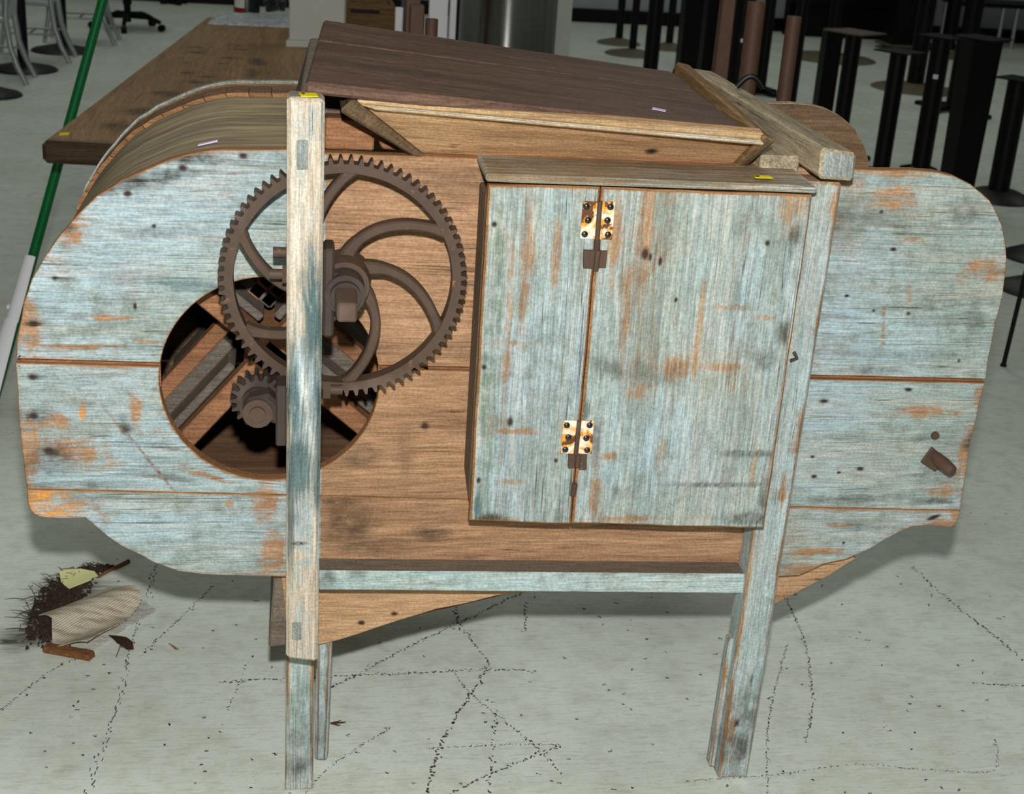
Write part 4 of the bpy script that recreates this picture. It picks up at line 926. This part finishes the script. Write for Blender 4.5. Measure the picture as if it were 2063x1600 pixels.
# stainless drum and white column
n_ = NT('brushed_stainless'); v = n_.noise(n_.map(n_.co(), scale=(1, 1, 90)), 4, 3); n_.bump(v, .12, .003); M['steel'] = n_.out(n_.mix(v, K(120, 120, 116), K(150, 150, 146)), .28, 1.0, .5)
n_.bsdf.inputs['Anisotropic'].default_value = .95; n_.bsdf.inputs['Anisotropic Rotation'].default_value = .25
Yd = 5.0; a, b = onY(922, 60, Yd), onY(1121, 60, Yd); rd = (b.x - a.x) / 2 * .97; cx = (a.x + b.x) / 2
dr = thing('steel_drum', 'tall brushed stainless steel drum standing behind the dark lid', 'drum', (cx, Yd, 0))
bm = bmesh.new(); add_lathe(bm, (cx, Yd, 0), [(rd * .97, 0), (rd, .02), (rd, .55), (rd * 1.012, .56), (rd * 1.012, .575), (rd, .585), (rd, 1.05), (rd * 1.015, 1.06), (rd * 1.015, 1.08), (rd * .96, 1.085)], 64); bmo('body', bm, [M['steel']], dr, 30)
bm = bmesh.new(); add_lathe(bm, (cx, Yd, 1.085), [(rd * .95, 0), (rd * .95, .02), (rd * .3, .04)], 48); bmo('lid', bm, [M['steel']], dr, 30)
Yc = 6.4; a, b = onY(1120, 60, Yc), onY(1150, 60, Yc)
col_ = thing('grey_pillar', 'pale grey square pillar right of the steel drum', 'pillar', (a.x, Yc, 0))
hexa('shaft', boxc(a.x, b.x, Yc, Yc + .1, 0, 3.0), [M['whitep']], col_, .004, 0); hexa('foot', boxc(a.x - .01, b.x + .01, Yc - .01, Yc + .11, 0, .05), [M['whitep']], col_, .002, 0)

# ------------------------------------------------------------------ table bases in the right background
def pedestal(label, base, top, wpx, disc=.26, plate=None, sq=False, mat='discb', star=False, plw=.2, taper=1.0, h=None, group=None, dot=None):
    """base: picture point of the column foot on the floor; top: picture row of the column top; wpx: column width in px"""
    b = onZ(*base); dep = RM[2] @ (np.array(b) - CP); r = wpx / 2 / (FPX / dep)
    zt = h or zat(b.x, b.y, top)
    t = thing('table_base', label, 'table base', (b.x, b.y, 0), group)
    bm = bmesh.new()
    if sq:
        add_hexa(bm, [(b.x - r * taper, b.y - r, .02), (b.x + r * taper, b.y - r, .02), (b.x + r * taper, b.y + r, .02), (b.x - r * taper, b.y + r, .02), (b.x - r, b.y - r, zt), (b.x + r, b.y - r, zt), (b.x + r, b.y + r, zt), (b.x - r, b.y + r, zt)], .004, 0)
        bmo('column', bm, [M['black']], t)
    else:
        add_lathe(bm, b, [(r, .012), (r, zt)], 24); bmo('column', bm, [M['black']], t, 40)
    if star:
        for k in range(4):
            a = k * math.pi / 2 + .5; e_ = Vector((math.cos(a), math.sin(a), 0)); s_ = Vector((-e_.y, e_.x, 0)) * .028; bb_ = Vector((b.x, b.y, 0))
            L = disc * 1.15
            hexa('foot', [bb_ - s_ + Vector((0, 0, .02)), bb_ + e_ * L - s_, bb_ + e_ * L + s_, bb_ + s_ + Vector((0, 0, .02)), bb_ - s_ + Vector((0, 0, .075)), bb_ + e_ * L - s_ + Vector((0, 0, .03)), bb_ + e_ * L + s_ + Vector((0, 0, .03)), bb_ + s_ + Vector((0, 0, .075))], [M['black']], t, .006, 0)
    else:
        bm = bmesh.new(); add_lathe(bm, b, [(disc, 0), (disc, .006), (disc * .93, .018), (r * 1.8, .05), (r * 1.15, .055)], 48); bmo('base_disc', bm, [M[mat]], t, 40)
    if plate:
        c_, s_ = math.cos(.6), math.sin(.6); bm = bmesh.new(); qs = []
        for (u, v) in ((-1, -1), (1, -1), (1, 1), (-1, 1)): qs.append(Vector((b.x + plw * (u * c_ - v * s_), b.y + plw * (u * s_ + v * c_), zt)))
        n = Vector((0, 0, .008)); hexa('top_plate', qs + [v + n for v in qs], [M[plate]], t, .001, 0)
    if dot:
        p = onY(dot[0], dot[1], b.y - r - .002); k = .013
        setp(hexa('sticker', boxc(p.x - k, p.x + k, b.y - r - .004, b.y - r * .7, p.z - k, p.z + k), [M['white']], t, .002, 0), 'small white sticker')
    return t
M['plateb'] = plain('rusty_plate', K(76, 62, 52), .5, .0, .4, .3)
pedestal('black table base with brown square top plate seen right of the rusty pipes', (1683, 330), 66, 32, plate='plateb', plw=.135, star=True)
pedestal('black square column left of the brown square plate', (1645, 300), 58, 33, sq=True, star=True)
pedestal('black table base with small black plate, behind the wooden end panel', (1766, 395), 105, 34, .12, plate='black', plw=.10, star=True)
pedestal('tall black table base with two-tone olive disc behind the small plate', (1841, 180), -60, 34, .36, mat='disc')
pedestal('thick black column rising out of frame left of the olive disc', (1812, 98), -60, 58, .18, mat='disc', sq=True)
pedestal('black table base with thin black plate and white sticker on its column', (1852, 352), 75, 38, .12, plate='black', plw=.105, star=True, dot=(1886, 155))
pedestal('slim black column just right of the stickered table base', (1918, 225), 70, 30, .3, star=True)
pedestal('wide tapering black column with open square plate near right edge', (1916, 430), 78, 60, .14, plate='black', plw=.11, sq=True, taper=.8, star=True)
pedestal('black column on a round black disc at the right edge', (2008, 400), 160, 42, .2, plate='black', plw=.10)
pedestal('large grey disc base with black column right of shortest pipe', (1672, 118), -50, 24, .43, mat='disc')
pedestal('thin black column with olive disc, left of a pair beside the pillar', (1246, 88), -60, 15, .21, mat='disc')
pedestal('thin black column with olive disc, right of a pair beside the pillar', (1273, 110), -60, 15, .25, mat='disc')
pedestal('broad black column left of the black cluster behind the lid', (1308, 160), -60, 30, .12, star=True)
pedestal('thin black column with pale disc left of the black cluster', (1347, 98), -60, 15, .22, mat='disc')
pedestal('widest black column of the cluster left of the brown bars', (1382, 150), -60, 40, .12, sq=True, star=True)
pedestal('black column with white dot between lid and brown bars', (1418, 200), -60, 34, .12, sq=True, star=True)
pedestal('black column between leftmost and middle brown bars', (1478, 215), -60, 40, .15, star=True, dot=(1496, 82))
pedestal('black column partly hidden by the middle rusty pipe', (1530, 190), -60, 22, .15, star=True)
pedestal('black column partly hidden by the shortest rusty pipe', (1585, 255), -20, 24, .15, star=True)
pedestal('tall dark column at top right with chrome stick beside it', (1945, 118), -60, 36, .28, mat='disc')
pedestal('tall black column behind the thin plate at top right', (1908, 100), -60, 28, .25, star=True)
# white stickers on columns
def dot(px, py, Y, label):
    p = onY(px, py, Y)
# low table with chrome legs
a, b = onZ(1993, 92), onZ(2036, 98); zt = zat(a.x, a.y, 12); y0 = min(a.y, b.y)
t = thing('low_table', 'low dark table on thin chrome legs at the top right corner', 'table', ((a.x + b.x) / 2, y0, 0))
hexa('top', boxc(a.x - .5, b.x + .8, y0 - .04, y0 + .5, zt, zt + .04), [M['black']], t, .005, 0)
for (x, y) in ((a.x, y0), (b.x, y0), (a.x - .45, y0 + .44), (b.x + .7, y0 + .44)): tube('leg', [(x, y, 0), (x, y, zt)], .02, [M['alu']], t)
# thin black rod at right edge, and a low dark base behind it
b = onZ(2021, 738); tp = onY(2064, 560, b.y + .02); t = thing('black_rod', 'thin black metal rod leg standing on the floor at the right edge', 'leg', b)
tube('shaft', [b, b + (tp - b) * 1.6], .0085, [M['black']], t); bm = bmesh.new(); add_lathe(bm, b, [(.012, 0), (.012, .006), (.009, .012)], 16); bmo('tip', bm, [M['black']], t, 40)
pedestal('low black disc base at the right edge behind the thin rod', (2085, 585), 300, 40, .17)
pedestal('black disc base at the right edge above the low one', (2090, 520), 250, 40, .17)
# stack of dark boards at the far wall
a, b = onZ(1545, 56), onZ(1760, 66); 
t = thing('board_stack', 'stack of dark tabletops leaning on the far wall', 'board', ((a.x + b.x) / 2, 12.5, 0))
for k in range(3): hexa('board', boxc(a.x, b.x + .2, 12.45 + .08 * k, 12.50 + .08 * k, .35 if k == 0 else 0, 1.0 + .1 * k), [M['black']], t, .005, 0)
for x in (a.x + .1, b.x - .1): hexa('prop', boxc(x - .05, x + .05, 12.45, 12.5, 0, .35), [M['black']], t, .005, 0)
# ------------------------------------------------------------------ chairs and table bases at the upper left
def chair(label, near, far, group='aluminium chairs'):
    n0, f0 = onZ(*near), onZ(*far); yn, yf = n0.y, max(f0.y, n0.y + .34); xb = (n0.x + f0.x) / 2; w = yf - yn
    t = thing('metal_chair', label, 'chair', (xb - .2, (yn + yf) / 2, 0), group)
    sh_ = .43; xs0, xs1 = xb - .50, xb - .12
    for y in (yn, yf):
        yi = y + (.015 if y == yn else -.015)
        tube('leg', [(xb, y, 0), (xb - .055, y, .12), (xb - .095, yi, .25), (xb - .115, yi, sh_), (xb - .10, yi, .62), (xb - .03, yi, .86)], [.017, .019, .020, .020, .018, .016], [M['alu']], t, 10)
        tube('leg', [(xs0 - .05, y, 0), (xs0 - .01, yi, .2), (xs0 + .01, yi, sh_)], [.016, .018, .020], [M['alu']], t, 10)
        tube('stretcher', [(xs0 - .0, yi, .2), (xb - .08, yi, .2)], .008, [M['alu']], t, 8)
    tube('stretcher', [((xs0 + xb) / 2 - .03, yn + .01, .2), ((xs0 + xb) / 2 - .03, yf - .01, .2)], .008, [M['alu']], t, 8)
    hexa('seat', [(xs0, yn, sh_ - .02), (xs1, yn, sh_ - .03), (xs1, yf, sh_ - .03), (xs0, yf, sh_ - .02), (xs0, yn, sh_ + .02), (xs1, yn, sh_ + .008), (xs1, yf, sh_ + .008), (xs0, yf, sh_ + .02)], [M['alu']], t, .008, 0)
    for z in (.86, .74): tube('back_bar', [(xb - .03 - (.03 if z < .8 else 0), yn, z), (xb - .03 - (.03 if z < .8 else 0), yf, z)], .013, [M['alu']], t, 10)
    for k in range(3): y = yn + w * (k + 1) / 4; tube('back_slat', [(xb - .11, y, sh_), (xb - .03, y, .86)], .010, [M['alu']], t, 8)
    return t
chair('aluminium chair nearest the left edge, beside the second dark disc', (53, 172), (72, 157)); chair('aluminium chair in the middle, left of the green handle', (134, 128), (158, 117)); chair('farthest aluminium chair, just right of the green handle', (226, 92), (248, 82))
pedestal('black table base with round dark disc behind the leftmost chair', (48, 141), -60, 22, .235, mat='discb'); pedestal('black table base with round dark disc behind the middle chair', (126, 103), -60, 22, .235, mat='discb')
pedestal('round dark disc table base cut by the left edge', (-20, 192), -60, 24, .2, mat='discb')
# office chair base
b = onZ(258, 58); oc = thing('office_chair', 'black swivel office chair base on castors at the top left', 'chair', b)
bm = bmesh.new(); add_lathe(bm, b, [(.03, .06), (.03, .2), (.04, .22), (.04, .42)], 20); bmo('gas_column', bm, [M['black']], oc, 40)
for k in range(5):
    a = math.radians(-18 + 72 * k); e_ = Vector((math.cos(a), math.sin(a), 0)); s_ = Vector((-e_.y, e_.x, 0))
    tube('arm', [b + Vector((0, 0, .12)), b + e_ * .18 + Vector((0, 0, .115)), b + e_ * .30 + Vector((0, 0, .075))], [.03, .024, .018], [M['black']], oc, 10)
    c = b + e_ * .31; bm = bmesh.new(); add_tube(bm, [c + s_ * -.022 + Vector((0, 0, .03)), c + s_ * .022 + Vector((0, 0, .03))], .03, 16); bmo('castor', bm, [M['black']], oc, 40)
bm = bmesh.new(); add_lathe(bm, b + Vector((0, 0, .42)), [(.15, 0), (.24, .03), (.24, .08), (.2, .1)], 32); bmo('seat', bm, [M['black']], oc, 40)
b = onZ(355, 12); pedestal('dark round table foot at the top edge left of the bench', (350, 8), -60, 24, .12, star=True)

# ------------------------------------------------------------------ broom with dustpan clip
hb = onZ(-18, 826); hm = onZ(163, 185, .0)
Yt = 2.62; ht = onY(209, -6, Yt)
br_ = thing('broom', 'green broom handle with a white plastic dustpan clip leaning left of the workbench', 'broom', hb)
dirv = (ht - hb); tube('handle', [hb, hb + dirv * 1.12], .0155, [M['green']], br_, 20)
def along(py):
    lo, hi = 0, 1.1
    for _ in range(40):
        m = (lo + hi) / 2; c = RM @ (np.array(hb + dirv * m) - CP); r = c[1] / c[2] * FPX + 800
        if r > py: lo = m
        else: hi = m
    return lo
def halfshell(name, t0, t1, r0, r1, a0, a1, mat, seg=14):
    ax = dirv.normalized(); u = Vector((-1, -.25, 0)); u = (u - ax * u.dot(ax)).normalized(); v = ax.cross(u); bm = bmesh.new(); R = []
    for k in range(9):
        t = k / 8; p = hb + dirv * (t0 + (t1 - t0) * t); r = r0 + (r1 - r0) * t
        row = []
        for rr_ in (r, r - .0025):
            row.append([bm.verts.new(p + (u * math.cos(a) + v * math.sin(a)) * rr_) for a in [a0 + (a1 - a0) * j / seg for j in range(seg + 1)]])
        R.append(row)
    for k in range(8):
        for j in range(seg):
            bm.faces.new((R[k][0][j], R[k][0][j + 1], R[k + 1][0][j + 1], R[k + 1][0][j])); bm.faces.new((R[k][1][j + 1], R[k][1][j], R[k + 1][1][j], R[k + 1][1][j + 1]))
        bm.faces.new((R[k][0][0], R[k + 1][0][0], R[k + 1][1][0], R[k][1][0])); bm.faces.new((R[k][0][seg], R[k][1][seg], R[k + 1][1][seg], R[k + 1][0][seg]))
    for k in (0, 8):
        for j in range(seg): bm.faces.new((R[k][0][j], R[k][1][j], R[k][1][j + 1], R[k][0][j + 1]))
    return bmo(name, bm, [mat], br_, 50)
tA, tB, tC = along(690), along(652), along(520)
halfshell('clip_socket', tB, tC, .030, .026, -1.9, 1.9, M['white']); halfshell('dustpan_grip', along(800), tB + .005, .052, .034, -1.8, 1.8, M['white'])
pt_ = hb + dirv * along(618); hexa('clip_thumb', [pt_ + Vector(v) for v in ((-.034, -.012, -.012), (-.014, -.012, -.012), (-.014, .004, -.012), (-.034, .004, -.012), (-.038, -.012, .006), (-.014, -.012, .012), (-.014, .004, .012), (-.038, .004, .006))], [M['white']], br_, .003, 0)
hexa('broom_head', [hb + Vector(v) for v in ((-.30, -.03, 0), (-.015, -.03, 0), (-.015, .03, 0), (-.30, .03, 0), (-.26, -.02, .06), (-.005, -.02, .06), (-.005, .02, .06), (-.26, .02, .06))], [M['blackp']], br_, .006, 0)

# ------------------------------------------------------------------ rubbish on the floor at the lower left
def flat(name, pts, mat, label, cat, h=.002, fold=0.0, sub=10, seed=2, lift=0.0):
    """thin crumpled sheet from a picture outline on the floor"""
    rg = random.Random(seed); q = [onZ(*p) for p in pts]; c = sum(q, Vector()) / len(q)
    bm = bmesh.new(); vs = [bm.verts.new(v) for v in q]; f = bm.faces.new(vs)
    bmesh.ops.triangulate(bm, faces=[f]); 
    for _ in range(3): bmesh.ops.subdivide_edges(bm, edges=bm.edges[:], cuts=1, use_grid_fill=True)
    for v in bm.verts:
        x, y = (v.co - c).x, (v.co - c).y
        v.co.z = .002 + lift + max(0, fold * (.5 + .5 * math.sin(26 * x - 34 * y + seed)))
    bmesh.ops.recalc_face_normals(bm, faces=bm.faces)
    if sum(f.normal.z for f in bm.faces) < 0: bmesh.ops.reverse_faces(bm, faces=bm.faces)
    r = bmesh.ops.extrude_face_region(bm, geom=bm.faces[:])
    for e_ in r['geom']:
        if isinstance(e_, bmesh.types.BMVert): e_.co.z += h
    return setp(bmo(name, bm, [mat], None, 50, Vector((c.x, c.y, 0))), label, cat)
n_ = NT('woven_beige_cloth'); co = n_.co(); wv = n_.n('ShaderNodeTexWave'); n_.put(wv.inputs[0], n_.map(co, rot=(0, 0, .7))); wv.inputs['Scale'].default_value = 62; wv.inputs['Distortion'].default_value = 2.5; wv.inputs['Detail'].default_value = 2
v = n_.noise(n_.map(co, rot=(0, 0, -.6), scale=(4, 18, 1)), 4, 5); cl = n_.mix(n_.ss(v, .4, .65), K(240, 230, 206), K(192, 176, 148)); cl = n_.mix(n_.math('MULTIPLY', wv.outputs['Fac'], .55), cl, K(92, 82, 68)); cl = n_.mix(n_.ss(n_.noise(co, 9, 3), .6, .75, 0, .6), cl, K(210, 206, 194))
n_.bump(wv.outputs['Fac'], .4, .003); M['cloth'] = n_.out(cl, .85, 0, .1)
M['paper'] = plain('pale_yellow_paper', K(238, 238, 172), .8, 0, .15, .1, 18); M['dustp'] = plain('dark_dust', K(66, 54, 46), .95, 0, .05, .5, 60, .8); M['leaf'] = plain('dry_brown_leaf', K(62, 46, 36), .8, 0, .15, .4, 30)
M['dirtyw'] = wood('grimy_white_scrap', 'X', ((120, 118, 112), (196, 196, 188), (228, 228, 220)), dirt=.5)
flat('scrap_board', [(165, 1314), (258, 1232), (290, 1213), (315, 1232), (250, 1270), (190, 1313)], M['dirtyw'], 'dirty white board strip under the beige woven scrap', 'scrap', .002)
flat('cloth_scrap', [(80, 1254), (106, 1271), (106, 1303), (111, 1316), (150, 1314), (178, 1319), (236, 1276), (284, 1226), (282, 1208), (217, 1190), (150, 1226), (110, 1246)], M['cloth'], 'crumpled beige woven scrap lying over the dust heap', 'cloth', .0025, .024, seed=3, lift=.006)
flat('paper_note', [(120, 1165), (131, 1176), (124, 1184), (140, 1201), (184, 1183), (187, 1177), (198, 1174), (191, 1162), (165, 1158), (140, 1160)], M['paper'], 'torn pale yellow paper note on the floor beside the dust heap', 'paper', .001, .006, seed=5, lift=.012)
# dust heap
def heap():
    rg = random.Random(11); bm = bmesh.new(); path = [(92, 1285), (90, 1262), (96, 1240), (104, 1218), (112, 1200), (125, 1180), (140, 1163), (160, 1152), (185, 1147), (205, 1144)]
    P = [onZ(*p) for p in path]; W = [.075, .08, .08, .075, .062, .05, .034, .024, .02, .014]
    for i in range(len(P) - 1):
        for _ in range(330):
            t = rg.random(); c = P[i].lerp(P[i + 1], t); wd = W[i]; x = c.x + max(-.055, min(.055, rg.gauss(0, wd * .34))) + .02; y = c.y + max(-.05, min(.05, rg.gauss(0, wd * .34))); h = rg.uniform(.002, .012) * (wd / .07)
            s = rg.uniform(.002, .007); a = rg.uniform(0, 6)
            v = [bm.verts.new((x + s * math.cos(a + k * 2.094), y + s * math.sin(a + k * 2.094), 0.0)) for k in range(3)] + [bm.verts.new((x + rg.uniform(-.004, .004), y + rg.uniform(-.004, .004), h))]
            for f in ((0, 1, 3), (1, 2, 3), (2, 0, 3), (2, 1, 0)): bm.faces.new([v[k] for k in f])
        for _ in range(26):
            t = rg.random(); c = P[i].lerp(P[i + 1], t); wd = W[i]; a = math.radians(rg.uniform(90, 270)); L = rg.uniform(.02, .05) * wd / .06
            p = Vector((c.x + rg.gauss(0, wd * .3), c.y + rg.gauss(0, wd * .3), rg.uniform(.004, .014))); d = Vector((math.cos(a), math.sin(a), rg.uniform(-.1, .2)))
            add_tube(bm, [p, p + d * L * .5 + Vector((0, 0, .003)), p + d * L], [.0009, .0008, .0004], 3, False)
    o = bmo('dust_heap', bm, [M['dustp']], None, None, P[3] * 1.0, False)
    return setp(o, 'heap of dark swept dust and fibres on the floor at lower left', 'dust', kind='stuff')
heap()
a, b = onZ(84, 1317), onZ(180, 1335); d = (b - a).normalized(); s_ = Vector((-d.y, d.x, 0)) * .026
M['stick'] = wood('stick_wood', 'X', ((74, 48, 28), (116, 78, 46), (146, 102, 64)), dirt=.4)
setp(hexa('wood_block', [a, b, b + s_ + d * .004, a + s_ - d * .002, a + Vector((0, 0, .016)), b + Vector((0, 0, .016)), b + s_ + Vector((0, 0, .018)), a + s_ + Vector((0, 0, .016))], [M['stick']], None, .004, 0, loc=a), 'short brown wooden stick lying in front of the beige scrap', 'stick')
a, b = onZ(196, 1166), onZ(260, 1134); setp(tube('twig', [a + Vector((0, 0, .004)), a.lerp(b, .5) + Vector((0, 0, .006)), b + Vector((0, 0, .005))], [.003, .004, .005], [M['stick']], None, 8, loc=a), 'thin wooden sliver beside the yellow paper note', 'stick')
flat('dry_leaf', [(218, 1284), (236, 1306), (256, 1316), (270, 1314), (268, 1304), (256, 1296), (240, 1291)], M['leaf'], 'curled dark dry leaf right of the beige scrap', 'leaf', .001, .012, seed=8)
flat('dry_leaf', [(340, 1300), (352, 1306), (361, 1312), (352, 1311)], M['bare'], 'tiny tan leaf shred on the floor near the crack', 'leaf', .001, .003, seed=9)
a = onZ(234, 1325); tube_o = tube('twig', [a + Vector((0, 0, .002)), onZ(245, 1306) + Vector((0, 0, .012)), onZ(272, 1298) + Vector((0, 0, .003))], .0011, [M['stick']], None, 6, loc=a); setp(tube_o, 'thin bent brown straw by the curled leaf', 'straw')
tuft = bmesh.new()
for k in range(7):
    c = onZ(667 + random.uniform(-2, 4), 1462); add_tube(tuft, [c + Vector((0, 0, .006)), c + Vector((random.uniform(.01, .03), random.uniform(-.01, .01), random.uniform(.002, .016)))], [.0016, .0006], 4)
setp(bmo('straw_tuft', tuft, [M['pipe']], None, None, onZ(667, 1462)), 'small tuft of rusty straw at the foot of the left leg', 'straw', kind='stuff')
